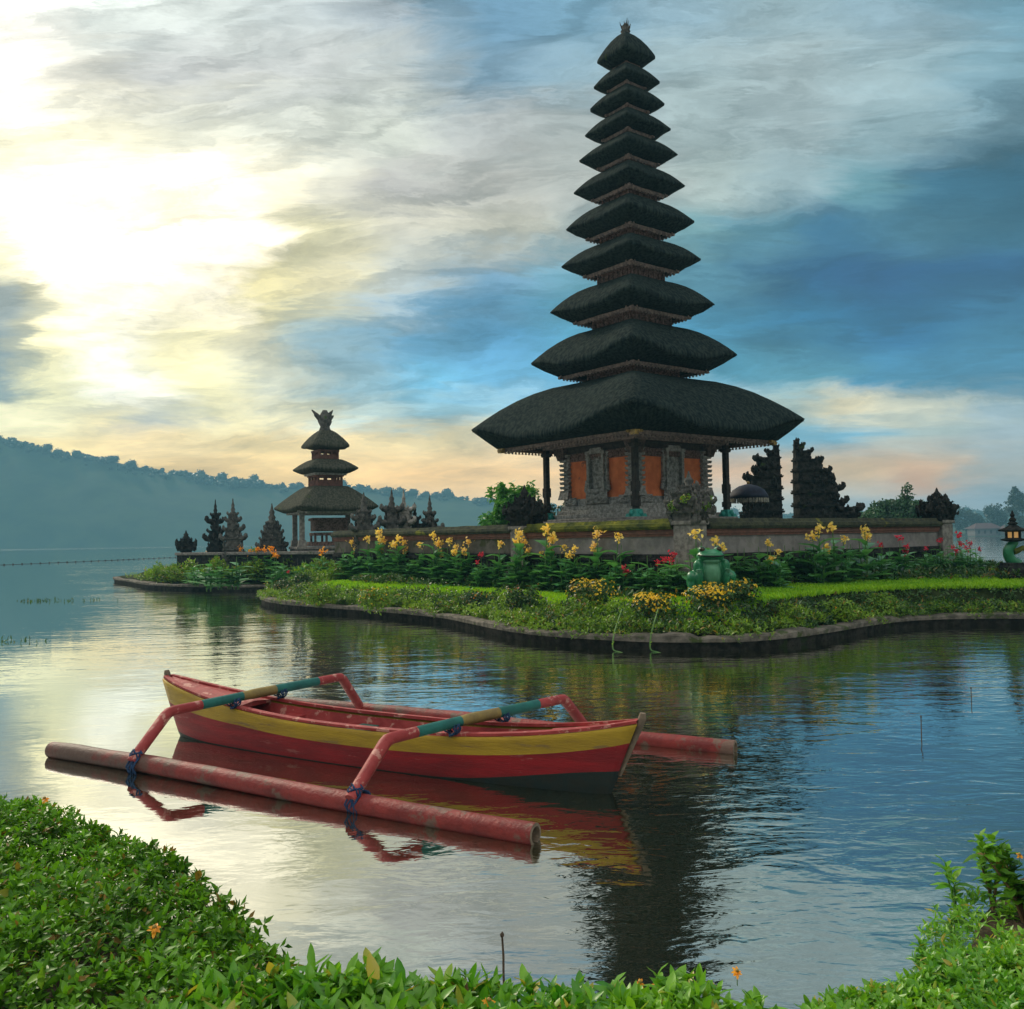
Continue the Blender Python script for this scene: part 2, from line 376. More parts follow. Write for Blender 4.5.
mat('island_soil', (.02, .03, .01), (.035, .05, .015), 6, .95, .8, 20, spec=.04)
mat('curb_stone', (.10, .095, .085), (.21, .20, .175), 5, .9, .8, 18, c3=(.05, .06, .03), c3s=2, c3t=.58)
mat('soil', (.035, .028, .018), (.10, .085, .055), 6, .95, .8, 20, c3=(.05, .08, .02), c3s=3, c3t=.55, spec=.04)
mat('teal_paint', (.02, .22, .17), (.03, .30, .24), 5, .5, .2)
mat('red_paint', (.27, .007, .010), (.17, .006, .008), 4, .55, .6, 24, c3=(.30, .10, .08), c3s=5, c3t=.64, stretch=(.35, 1, 2.6))
mat('pink_paint', (.36, .050, .045), (.26, .028, .026), 5, .55, .35, 24, c3=(.50, .22, .17), c3s=7, c3t=.56)
mat('yellow_paint', (.40, .26, .015), (.30, .19, .015), 4, .55, .6, 24, c3=(.22, .14, .04), c3s=4, c3t=.58, stretch=(.35, 1, 2.2))
mat('blue_green_paint', (.02, .15, .12), (.015, .10, .085), 5, .5, .3, 24, c3=(.20, .28, .22), c3s=7, c3t=.66)
mat('dull_yellow_paint', (.30, .22, .06), (.20, .14, .05), 5, .6, .3, 24)
mat('float_paint', (.27, .035, .028), (.16, .022, .018), 5, .5, .6, 26, c3=(.14, .085, .06), c3s=3.2, c3t=.50, stretch=(1, 1, 1))
def float_mat():
    m = mat('float_paint', (.24, .028, .022), (.15, .018, .015), 5, .5, .6, 26, c3=(.15, .085, .06), c3s=3.0, c3t=.52)
    nt = m.node_tree; q = NB(nt); bs = nt.nodes['Principled BSDF']; src = bs.inputs['Base Color'].links[0].from_socket
    t_ = q.n('ShaderNodeTexCoord'); s_ = q.n('ShaderNodeSeparateXYZ'); nt.links.new(t_.outputs['Object'], s_.inputs[0])
    f, _ = q.noise(t_.outputs['Object'], 6, 6, .65); g, _ = q.noise(t_.outputs['Object'], 1.6, 3)
    k = q.m('ADD', q.m('ADD', q.m('MULTIPLY', s_.outputs[0], -.28), q.m('MULTIPLY', q.m('SUBTRACT', f, .5), 1.6)), q.m('MULTIPLY', q.m('SUBTRACT', g, .5), 1.2))
    nt.links.new(q.mix(q.mr(k, .05, .75), src, (.105, .062, .045, 1)), bs.inputs['Base Color'])
float_mat()
mat('bare_wood', (.20, .15, .10), (.12, .09, .06), 8, .8, .5)
mat('rope_blue', (.01, .03, .08), (.02, .06, .14), 20, .8, .5)
mat('boat_inside', (.025, .05, .045), (.05, .03, .02), 6, .8, .3)
mat('dark_bottom', (.006, .018, .016), (.012, .016, .010), 7, .6, .4)  # near-black band along the hull bottom, rising at the bow
mat('frog_green', (.012, .12, .045), (.02, .19, .07), 4, .32, .3, 18, c3=(.01, .07, .03), c3s=2.5, c3t=.58, spec=.5)
mat('frog_belly', (.10, .28, .15), (.07, .21, .10), 5, .4, .2)
mat('frog_eye', (.02, .02, .01), (.05, .04, .01), 5, .15, 0)
mat('umbrella_cloth', (.005, .009, .022), (.012, .018, .04), 5, .7, .2)
mat('white_cloth', (.3, .29, .22), (.1, .1, .09), 8, .8, .2)
mat('roof_red', (.10, .05, .045), (.07, .04, .035), 5, .8, .3)
mat('house_wall', (.13, .12, .11), (.10, .09, .085), 3, .8, .2)
mat('bark', (.06, .045, .03), (.12, .09, .06), 8, .9, .7)
mat('stem_green', (.05, .13, .03), (.10, .20, .04), 8, .6, .2)
mat('stem_brown', (.12, .07, .035), (.20, .12, .05), 8, .7, .3)
mat('hill', (.018, .045, .022), (.035, .07, .028), .05, .95, 0)
leafmat('leaf_hedge', (.008, .055, .006), (.19, .46, .022), (.22, .14, .03), trans=.32, rough=.45, spec=.3, patch=2.2)
leafmat('leaf_bright', (.035, .20, .012), (.24, .50, .03), (.42, .36, .05), trans=.35, rough=.38, spec=.5, patch=2.5)
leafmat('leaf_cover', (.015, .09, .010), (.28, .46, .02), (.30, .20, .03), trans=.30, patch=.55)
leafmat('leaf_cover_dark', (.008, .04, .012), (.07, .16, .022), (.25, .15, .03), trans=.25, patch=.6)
leafmat('grass_lawn', (.12, .36, .006), (.38, .60, .014), None, trans=.40, patch=.5)
leafmat('leaf_canna', (.03, .17, .06), (.17, .44, .14), None, trans=.28, rough=.32, spec=.55, patch=2)
leafmat('leaf_bush', (.03, .20, .03), (.16, .42, .06), None, trans=.35, patch=.8)
leafmat('leaf_tree', (.012, .05, .015), (.04, .12, .03), None, trans=.2, patch=.4)
leafmat('leaf_far', (.010, .035, .018), (.03, .07, .03), None, trans=.1, patch=.1)
leafmat('petal_yellow', (.85, .55, .07), (.95, .80, .28), None, trans=.35, patch=3)
leafmat('petal_orange', (.85, .28, .01), (.95, .48, .03), None, trans=.35, patch=3)
leafmat('petal_gold', (.85, .52, .01), (.95, .70, .03), None, trans=.35, patch=3)
leafmat('petal_red', (.50, .015, .05), (.75, .04, .09), None, trans=.3, patch=3)
leafmat('petal_pale', (.88, .68, .20), (.90, .52, .12), None, trans=.3, patch=3)
M = MATS

# water
def water_mat():
    m = bpy.data.materials.new('water'); m.use_nodes = True; nt = m.node_tree; q = NB(nt)
    for n in list(nt.nodes):
        if n.type != 'OUTPUT_MATERIAL': nt.nodes.remove(n)
    t_ = q.n('ShaderNodeTexCoord'); v = t_.outputs['Object']
    s_ = q.n('ShaderNodeSeparateXYZ'); nt.links.new(v, s_.inputs[0]); X, Y = s_.outputs[0], s_.outputs[1]
    def mp(sx, sy, rz=0):
        k = q.n('ShaderNodeMapping'); nt.links.new(v, k.inputs[0]); k.inputs['Scale'].default_value = (sx, sy, 1); k.inputs['Rotation'].default_value = (0, 0, rz); return k.outputs[0]
    fine, _ = q.noise(mp(1.0, 1.9, .15), 4.6, 3, .5, .5)
    mid, _ = q.noise(mp(.8, 1.7, -.1), 1.7, 3, .5, .6)
    big, _ = q.noise(mp(.5, 1.2, .2), .55, 2, .5, .3)
    wind, _ = q.noise(mp(1, 1, 0), .16, 3, .5, .4)
    dist = q.m('SQRT', q.m('ADD', q.m('MULTIPLY', X, X), q.m('MULTIPLY', Y, Y)))
    calm = q.mr(q.m('ADD', X, q.m('MULTIPLY', Y, .55)), 1.2, 5.0, .18, 1.0)   # sheltered water behind the hedge
    gust = q.mr(wind, .38, .62, .55, 1.15)
    amp = q.m('MULTIPLY', calm, gust)
    h = q.m('ADD', q.m('MULTIPLY', fine, q.mr(dist, 10, 60, .0050, .0020)), q.m('ADD', q.m('MULTIPLY', mid, .016), q.m('MULTIPLY', big, .024)))
    h = q.m('MULTIPLY', h, amp)
    bp = q.n('ShaderNodeBump'); bp.inputs['Strength'].default_value = 1; bp.inputs['Distance'].default_value = 1.0
    nt.links.new(h, bp.inputs['Height'])
    gl = q.n('ShaderNodeBsdfGlossy'); nt.links.new(q.mr(Y, 380, 520, .025, .10), gl.inputs['Roughness']); gl.inputs['Color'].default_value = (.95, .97, .94, 1)
    nt.links.new(bp.outputs[0], gl.inputs['Normal'])
    df = q.n('ShaderNodeBsdfDiffuse'); f, _ = q.noise(v, .5, 3)
    nt.links.new(q.mix(f, (.010, .013, .005, 1), (.020, .023, .009, 1)), df.inputs[0])
    fr = q.n('ShaderNodeFresnel'); fr.inputs[0].default_value = 1.45; nt.links.new(bp.outputs[0], fr.inputs['Normal'])
    fac = q.m('ADD', .50, q.m('MULTIPLY', fr.outputs[0], .85), clamp=True)
    fac = q.m('MINIMUM', fac, .97)
    mx = q.n('ShaderNodeMixShader'); nt.links.new(fac, mx.inputs[0]); nt.links.new(df.outputs[0], mx.inputs[1]); nt.links.new(gl.outputs[0], mx.inputs[2])
    nt.links.new(mx.outputs[0], nt.nodes['Material Output'].inputs[0])
    return m
wm = MB()
wm.add([(-1250, -300, 0), (1250, -300, 0), (1250, 840, 0), (-1250, 840, 0)], [(0, 1, 2, 3)])
tag(wm.build('water', water_mat()), 'calm lake water reflecting the cloudy sky', None, None, 'structure')

# hills across the lake
HP = [(-500,150),(-300,140),(-100,118),(0,106),(60,92),(100,87),(150,74),(200,65),(280,55),(330,53),(360,52),(400,46),(440,43),(480,37),(540,30),(620,24),(700,20),(800,16),(880,17),(960,14),(1024,14),(1200,22),(1500,30)]
def hill_h(px):
    x = float(np.interp(px, [p[0] for p in HP], [p[1] for p in HP]))
    return x
D0 = 800.0
def hill_pt(px, k):        # k 0 shore .. 1 crest .. 1.6 behind
    a = (px-512)/900
    D = 680 + 120*k
    z = hill_h(px)/900*D0
    prof = min(k, 1)**.85 if k <= 1 else 1-(k-1)*.4
    n_ = mn.noise(Vector((px*.012, k*1.5, 3)))*.10 + mn.noise(Vector((px*.03, k*4, 9)))*.05
    return Vector((a*D, D, -1.0 + (z+3.0)*prof*(1+n_*(1 if k < .9 else .2))))
cols = list(range(-500, 1501, 10)); ks = [0, .1, .2, .35, .5, .65, .8, .9, 1, 1.15, 1.4]
V = [hill_pt(p, k) for p in cols for k in ks]; nk = len(ks)
hb = MB(); hb.add(V, [(i*nk+j, (i+1)*nk+j, (i+1)*nk+j+1, i*nk+j+1) for i in range(len(cols)-1) for j in range(nk-1)], 0, True)
tag(hb.build('hills', M['hill']), 'forested hills across the lake fading into blue haze', None, None, 'structure')
# forest on them, denser along the crest
blobs = []
for i in range(1100):
    px = random.uniform(-420, 1400); k = 1 + random.gauss(0, .03) if i < 750 else random.uniform(.86, 1)
    p = hill_pt(px, max(.05, k)); s_ = random.uniform(1.4, 3.4)*(1.0 if random.random() < .88 else 1.7)
    for j in range(2):
        q_ = Vector((random.gauss(0, s_*.7), random.gauss(0, s_*.7), random.uniform(-.2, .6)*s_))
        blobs.append((p+q_+Vector((0, 0, s_*.35)), (s_*random.uniform(.7, 1.1), s_*.9, s_*random.uniform(.6, .95))))
V, Fc = join_geo([crown_geo([(tuple(c), r) for c, r in blobs], 60000, 1.5, .8, fill=.75), tri_balls([(tuple(c), r) for c, r in blobs], .86)])
tag(npmesh('forest', V, Fc, M['leaf_far']), 'dark forest covering the hills across the lake', 'forest', None, 'stuff')

# the air
hz = MB(); hz.box((0, 240, 62), (1350, 612, 65))
hm = bpy.data.materials.new('haze'); hm.use_nodes = True; nt = hm.node_tree
for n in list(nt.nodes):
    if n.type != 'OUTPUT_MATERIAL': nt.nodes.remove(n)
pv_ = nt.nodes.new('ShaderNodeVolumePrincipled'); pv_.inputs['Color'].default_value = (.20, .46, .60, 1); pv_.inputs['Density'].default_value = .00085
pv_.inputs['Anisotropy'].default_value = .0
nt.links.new(pv_.outputs[0], nt.nodes['Material Output'].inputs['Volume'])
tag(hz.build('haze', hm), 'thin blue haze hanging in the air over the lake', None, None, 'stuff')
# ------------------------------------------------------------------ island
def cat_rom(P, n=6, closed=True):
    out_ = []; N = len(P)
    for i in range(N if closed else N-1):
        if closed: a, b_, c, d = P[i-1], P[i], P[(i+1) % N], P[(i+2) % N]
        else: a, b_, c, d = P[max(i-1, 0)], P[i], P[i+1], P[min(i+2, N-1)]
        for j in range(n):
            t_ = j/n
            out_.append(tuple(.5*((2*b_[k]) + (-a[k]+c[k])*t_ + (2*a[k]-5*b_[k]+4*c[k]-d[k])*t_*t_ + (-a[k]+3*b_[k]-3*c[k]+d[k])*t_**3) for k in range(len(b_))))
    if not closed: out_.append(tuple(P[-1]))
    return out_
edge_px = [(131,585),(146,588),(175,590),(230,591),(285,591),(303,594),(290,598),(264,600),(262,604),(275,608),(310,612),(380,617.5),(440,624),(465,629),(500,637),(530,642),(560,645),(600,648),(650,650.5),(700,651),(750,650),(800,645),(840,638.5),(870,633),(910,628),(960,626),(1024,626),(1100,629)]
edge = [tuple(Gz(x, y, 0)[:2]) for x, y in edge_px] + [(19,20),(23,24),(22,28.5),(17.6,33),(13.5,40),(6,52),(-8,62),(-20,62),(-24,55)]
ISL = np.array(cat_rom(edge, 5))
def sdist(P, poly):
    """signed distance to a polygon, positive inside"""
    P = np.atleast_2d(P).astype(float); A = poly; B = np.roll(poly, -1, 0); best = np.full(len(P), 1e9); ins = np.zeros(len(P), bool)
    for a, c in zip(A, B):
        d = c-a; L2 = max(d@d, 1e-9); t_ = np.clip(((P-a)@d)/L2, 0, 1); q = a+t_[:, None]*d
        best = np.minimum(best, np.hypot(*(P-q).T))
        cond = ((a[1] > P[:, 1]) != (c[1] > P[:, 1]))
        if abs(d[1]) > 1e-12: ins ^= cond & (P[:, 0] < d[0]*(P[:, 1]-a[1])/d[1]+a[0])
    return np.where(ins, best, -best)
def smooth(x): x = np.clip(x, 0, 1); return x*x*(3-2*x)
def gz(P, d=None):
    """ground level of the island"""
    P = np.atleast_2d(P); d = sdist(P, ISL) if d is None else d
    right = smooth((P[:, 0]-2.5)/3)
    H1 = .60 + .20*right
    st = .9*(1-right) + .98*right; wd = 1.4*(1-right)+.10*right
    z = .27 + (H1-.27)*smooth((d-st)/wd) + .03*np.clip(d-2.2, 0, 6)
    far = smooth((P[:, 1]-38)/4)*smooth((6-P[:, 0])/6)
    return z*(1-far) + far*(.3+.5*smooth((d-.5)/2.5))
def gz1(x, y): return float(gz(np.array([[x, y]]))[0])
xs = np.arange(-27, 26, .3); ys = np.arange(16, 64, .3)
GX, GY = np.meshgrid(xs, ys); P2 = np.stack([GX.ravel(), GY.ravel()], 1); dd = sdist(P2, ISL); zz = gz(P2, dd) + np.array([mn.noise(Vector((x*1.3, y*1.3, 0)))*.03 for x, y in P2])
V = np.column_stack([P2, zz]); nx = len(xs); idx = np.arange(len(P2)).reshape(len(ys), nx)
Q = np.stack([idx[:-1, :-1], idx[:-1, 1:], idx[1:, 1:], idx[1:, :-1]], -1).reshape(-1, 4)
Q = Q[(dd[Q] > .12).all(1)]
tag(npmesh('island_ground', V, Q, M['island_soil'], smooth=True), 'low garden island of dark soil in the lake', None, None, 'structure')
def kerb_strip(pts, w, ztop, zbot, name, m, label):
    P = np.array(pts); n = len(P); T = np.roll(P, -1, 0)-np.roll(P, 1, 0); T = T/np.linalg.norm(T, axis=1)[:, None]
    Nn = np.stack([-T[:, 1], T[:, 0]], 1)
    if sdist(P[:1]+Nn[:1]*.2, P)[0] < 0: Nn = -Nn
    kb = MB(); vs = []
    for i in range(n):
        j = mn.noise(Vector((P[i][0]*.9, P[i][1]*.9, 2)))*.035 - (.035 if i % 4 == 0 else 0) + .02*((i//4*7) % 3-1); j2 = mn.noise(Vector((P[i][0]*2.3, P[i][1]*2.3, 5)))*.02
        for off, z in ((.06, zbot), (.03+j2, ztop-.13), (-.04+j2, ztop-.12), (-.05+j2, ztop-.03+j), (-.015, ztop+j), (w*.55, ztop+.012+j), (w, ztop-.01+j), (w+.02, ztop-.3)):
            vs.append((P[i][0]+Nn[i][0]*off, P[i][1]+Nn[i][1]*off, z))
    k = 8
    kb.add(vs, [(i*k+j, ((i+1) % n)*k+j, ((i+1) % n)*k+j+1, i*k+j+1) for i in range(n) for j in range(k-1)], 0, False)
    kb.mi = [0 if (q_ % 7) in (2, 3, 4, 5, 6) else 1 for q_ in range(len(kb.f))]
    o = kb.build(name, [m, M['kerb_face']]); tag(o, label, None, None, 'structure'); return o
dense = []
for i in range(len(ISL)):
    a, c = ISL[i], ISL[(i+1) % len(ISL)]; n_ = max(1, int(np.hypot(*(c-a))/.35))
    dense += [tuple(a+(c-a)*j/n_) for j in range(n_)]
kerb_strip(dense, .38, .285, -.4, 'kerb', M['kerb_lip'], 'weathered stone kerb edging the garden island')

# ------------------------------------------------------------------ thatched tiers
ROT = -math.atan(.1344)      # the temple's corner looks at the bank
def ring(R, z, n, rnd, sag, seed=0, wob=0.0):
    pts = []
    for i in range(n):
        a = 2*math.pi*i/n
        c, s_ = math.cos(a), math.sin(a); p = rnd
        k = (abs(c)**p+abs(s_)**p)**(-1/p)
        corner = abs(math.cos(2*a))**5
        w = mn.noise(Vector((c*R*1.4, s_*R*1.4, seed)))*wob
        pts.append((c*R*k, s_*R*k, z - sag*(1-corner) + w))
    return pts
def thatch(R_sh, z_sh, R_tip, z_tip, R_fr, z_fr, R_nk, seed, top=None, n=96, ex=1.6, sag=.05):
    """one thick thatch roof on a square plan; with top the roof closes in a point"""
    mb = MB(); rows = []
    sg = sag*R_tip
    if top:
        for t_ in (0.02, .12, .3, .5, .7, .86, .95): rows.append(ring(R_tip*t_ + .02, top-(top-z_tip)*t_**1.75, n, 1.25-.15*t_, sg*t_, seed, .02))
    else:
        z_sh -= .02*(z_sh-z_tip); hh_ = z_sh-z_tip; rows.append(ring(R_nk*.9, z_sh-.30*hh_, n, 1.05, 0)); rows.append(ring(R_nk*1.06, z_sh-.16*hh_, n, 1.08, 0))
        rows.append(ring(R_sh*.5+R_nk*.55, z_sh-.02*hh_, n, 1.10, 0)); R_sh = R_sh*1.0
        for t_ in (.04, .18, .35, .52, .7, .85, .95):
            rows.append(ring(R_sh+(R_tip-R_sh)*t_, z_sh-(z_sh-z_tip)*t_**ex, n, 1.10, sg*t_, seed, .035*t_))
    rows.append(ring(R_tip, z_tip, n, 1.06, sg, seed, .05))
    rows.append(ring(R_tip*.992, z_tip-.07, n, 1.06, sg, seed+1, .05))
    rows.append(ring(R_fr+(R_tip-R_fr)*.55, z_fr+(z_tip-z_fr)*.45, n, 1.05, sg*.5, seed+2, .03))
    rows.append(ring(R_fr*1.05, z_fr+.07, n, 1.02, 0, seed+3, .02))
    rows.append(ring(R_fr*.9, z_fr+.09, n, 1.02, 0))
    rows.append(ring(R_nk*.6, z_fr+.10, n, 1.02, 0))
    k = len(rows); vs = [p for r in rows for p in r]
    mb.add(vs, [(i*n+j, (i+1)*n+j, (i+1)*n+(j+1) % n, i*n+(j+1) % n) for i in range(k-1) for j in range(n)], 0, True)
    return mb
def straw(R, z, sg, Rf, zf, seed, par_):
    """loose straw ends along the rim of a thatch and over its lower slope"""
    r_ = np.random.default_rng(seed+5); n = int(150+420*R); a = r_.uniform(0, 2*math.pi, n); t_ = np.where(r_.random(n) < .6, 1.0, r_.uniform(.55, 1, n))
    c, s_ = np.cos(a), np.sin(a); k = (abs(c)**1.06+abs(s_)**1.06)**(-1/1.06); cor = abs(np.cos(2*a))**5
    P = np.column_stack([c*R*k*(.985*t_), s_*R*k*(.985*t_), z-sg*(1-cor)*t_+(1-t_)**1.0*R*.32*(1.1-t_*.35)-.0])
    D = np.column_stack([c*.8, s_*.8, -r_.uniform(.5, 1.3, n)])+r_.normal(size=(n, 3))*.22; k1 = t_ == 1.0
    P, D = P[k1], D[k1]; n = len(P)
    V, Fc = leaf_geo(P, D, np.column_stack([P[:, 0], P[:, 1], np.full(n, R)]), r_.uniform(.05, .16, n)*min(1, R/4+.1), np.full(n, .03)); o_ = npmesh('straw_fringe', V, Fc, M['thatch'], par_); o_['kind'] = 'stuff'; return o_
def eave(R, z, h, teeth=True, gap=.13):
    """carved board round the foot of the thatch, with hanging teeth"""
    mb = MB(); s_ = R*math.sqrt(2)/2
    for i in range(4):
        a = math.pi/4 + i*math.pi/2; c = (math.cos(a)*(s_-.04), math.sin(a)*(s_-.04), z)
        L = s_ - .002*(i % 2)
        mb.box((c[0], c[1], z+h*.30), (.035, L, h*.24), a, 0)
        mb.box((c[0]*1.012, c[1]*1.012, z+h*.66), (.05, L+.03, h*.10), a, 0)
        mb.box((c[0]*.985, c[1]*.985, z-.02*h), (.03, L-.02, h*.12), a, 0)
        if teeth:
            n_ = int(2*L/gap)
            for j in range(n_):
                o_ = -L+(j+.5)*2*L/n_; p = (c[0]-math.sin(a)*o_, c[1]+math.cos(a)*o_, z-h*.25)
                mb.box(p, (.02, gap*.27, h*.16), a, 0, .6)
    return mb
def corner_ornaments(R, z, sz, m, par_):
    for i in range(4):
        mb = MB()
        a = i*math.pi/2; x, y = math.cos(a)*(R+.03), math.sin(a)*(R+.03)
        mb.box((x, y, z+sz*.1), (sz*.75, sz*.5, sz*.42), a+math.pi/4, 0, .8); mb.box((x*1.01, y*1.01, z-sz*.4), (sz*.4, sz*.4, sz*.25), a+math.pi/4, 0, 1.3)
        mb.ball((x, y, z+sz*.25), sz*.42, 0, 6, 5)
        for s_ in (-1, 1):
            b_ = a+s_*.09*min(1, 4/R*.5); mb.box((math.cos(b_)*R, math.sin(b_)*R, z+sz*.05), (sz*.3, sz*.3, sz*.32), a+math.pi/4, 0, .5)
        mb.build('corner_ornament', M[m], par_)
def neck(R, z0, z1, posts=False):
    mb = MB(); s_ = R*math.sqrt(2)/2; h = (z1-z0)/2; zc = (z0+z1)/2
    mb.box((0, 0, zc), (s_*.93, s_*.93, h), math.pi/4, 0)
    mb.box((0, 0, z1-h*.25), (s_*1.0, s_*1.0, h*.16), math.pi/4, 0)
    mb.box((0, 0, z0+h*.5), (s_*.99, s_*.99, h*.12), math.pi/4, 0)
    n_ = max(3, int(2*s_/.22))
    for i in range(4):
        a = math.pi/4+i*math.pi/2
        for j in range(n_+1):
            o_ = -s_+j*2*s_/n_; mb.box((math.cos(a)*s_*.94-math.sin(a)*o_, math.sin(a)*s_*.94+math.cos(a)*o_, zc+h*.1), (.035, .05, h*.62), a, 0, .8)
    return mb
def flower_finial(z, s_, mbx=None, seed=0, spikes=14):
    mb = MB(); r_ = random.Random(seed)
    mb.lathe([(.5*s_, -.1*s_), (.36*s_, .15*s_), (.5*s_, .35*s_), (.28*s_, .55*s_), (.42*s_, .8*s_), (.2*s_, 1.05*s_), (.02*s_, 1.25*s_)], (0, 0, z), 10)
    for i in range(spikes):
        a = r_.uniform(0, 6.28); e = r_.uniform(.5, 1.3); q0 = Vector((math.cos(a)*.3*s_, math.sin(a)*.3*s_, z+r_.uniform(.3, .9)*s_)); q1 = q0+Vector((math.cos(a)*.5*s_*math.cos(e), math.sin(a)*.5*s_*math.cos(e), .65*s_*math.sin(e)))
        mb.tube([q0, (q0+q1)/2+Vector((math.cos(a), math.sin(a), -.4))*.05*s_, q1], [.07*s_, .05*s_, .015*s_], 5)
    return mb

# ------------------------------------------------------------------ eleven-tier tower temple
MD = 31.0; mc = W(636, 520, MD); MX, MY = mc.x, mc.y
def mz(y, x=633): return W(x, y, MD).z
def mr_(px): return px/900*MD
tower = empty('pagoda_temple', (MX, MY, 0), ROT, 'tall tower temple with eleven dark thatched roofs narrowing to a point', 'temple')
Z_T = 2.80   # terrace level
TI = [ # R_tip, y_tip, R_fringe, y_fringe, R_shoulder, y_shoulder, R_neck (to the tier above)
 (166,424.5,133,447,66,382.5,46),(103,358.5,72,376,46,329.5,39.5),(82.5,308,56,321.7,38.5,284.5,33.5),(70,262.5,45.5,275.5,34,244,30),(64.5,225,42,238.3,30,204.5,27),
 (56,188.6,36,199.5,27,171,24.5),(49.7,157.3,29.5,168.3,24,142,21.5),(43.3,131.9,24.5,140,20,116,19),(37.6,106.3,20.5,115,18,92,16),(33.4,84.2,18,91,15.5,69.4,13)]
# platform
pb = MB()
for r_px, za, zb in ((3.75, 1.0, 2.55), (3.62, 2.5, 2.72), (3.45, 2.66, Z_T)):
    pb.box((0, 0, (za+zb)/2), (r_px*.7071, r_px*.7071, (zb-za)/2), math.pi/4)
pb.build('terrace', M['stone'], tower, .03)
# body: dado, walls, cornice
RB = 2.40; SB = RB*.7071; ZF = mz(447); ZW0, ZW1 = Z_T, ZF+.1
bb = MB()
bb.box((0, 0, Z_T+.08), (SB+.32, SB+.32, .08), math.pi/4); bb.box((0, 0, Z_T+.22), (SB+.22, SB+.22, .07), math.pi/4); bb.box((0, 0, Z_T+.36), (SB+.12, SB+.12, .09), math.pi/4)
bb.box((0, 0, Z_T+.56), (SB+.05, SB+.05, .13), math.pi/4)
bb.build('base_moulding', M['carved_stone'], tower, .015)
ob = MB(); ob.box((0, 0, (Z_T+.65+ZW1)/2), (SB, SB, (ZW1-Z_T-.65)/2), math.pi/4); ob.build('wall', M['orange_wall'], tower)
cb = MB()
cb.box((0, 0, ZW1-.22), (SB+.08, SB+.08, .10), math.pi/4); cb.box((0, 0, ZW1-.06), (SB+.20, SB+.20, .07), math.pi/4)
cb.build('cornice', M['dark_wood'], tower, .01)
# serrated corner pilasters
for i in range(4):
    a = i*math.pi/2; p_ = MB(); c = (math.cos(a)*(RB-.16), math.sin(a)*(RB-.16))
    p_.box((c[0], c[1], (Z_T+.8+ZW1)/2), (.16, .16, (ZW1-Z_T-.8)/2), math.pi/4)
    zt = Z_T+.95
    while zt < ZW1-.35:
        p_.box((c[0]*1.02, c[1]*1.02, zt), (.215, .215, .045), math.pi/4, 0, 1.12); zt += .155
    p_.box((c[0]*1.03, c[1]*1.03, Z_T+.85), (.27, .27, .16), math.pi/4, 0, .75)
    p_.build('corner_pilaster', M['carved_stone'], tower, .01)
# carved relief niches, one on each face
def relief(w, h, seed, nx=26, nz=44, depth=.10):
    """mirrored carving, a figure-like swelling in the middle"""
    vs = []; g = []
    for j in range(nz+1):
        for i in range(nx+1):
            x, z = (i/nx*2-1), j/nz*2-1
            f = mn.fractal(Vector((abs(x)*3.2, z*4.5, seed)), 1.0, 2.0, 3)*.6 + .5
            body = math.exp(-(x/.42)**2)*(1-.35*abs(z)) + .4*math.exp(-((abs(x)-.45)/.18)**2-((z+.2)/.3)**2) + .5*math.exp(-(x/.25)**2-((z-.55)/.2)**2)
            edge_ = min(1, (1-abs(x))*6, (1-abs(z))*8)
            vs.append((depth*max(0, (f*.9+body*.5)-.25)*edge_, x*w/2, z*h/2))
    fs = [(j*(nx+1)+i, j*(nx+1)+i+1, (j+1)*(nx+1)+i+1, (j+1)*(nx+1)+i) for j in range(nz) for i in range(nx)]
    return vs, fs
def place_face(vs, a, dist, off, z):
    ca, sa = math.cos(a), math.sin(a)
    return [(ca*(dist+p[0])-sa*(p[1]+off), sa*(dist+p[0])+ca*(p[1]+off), p[2]+z) for p in vs]
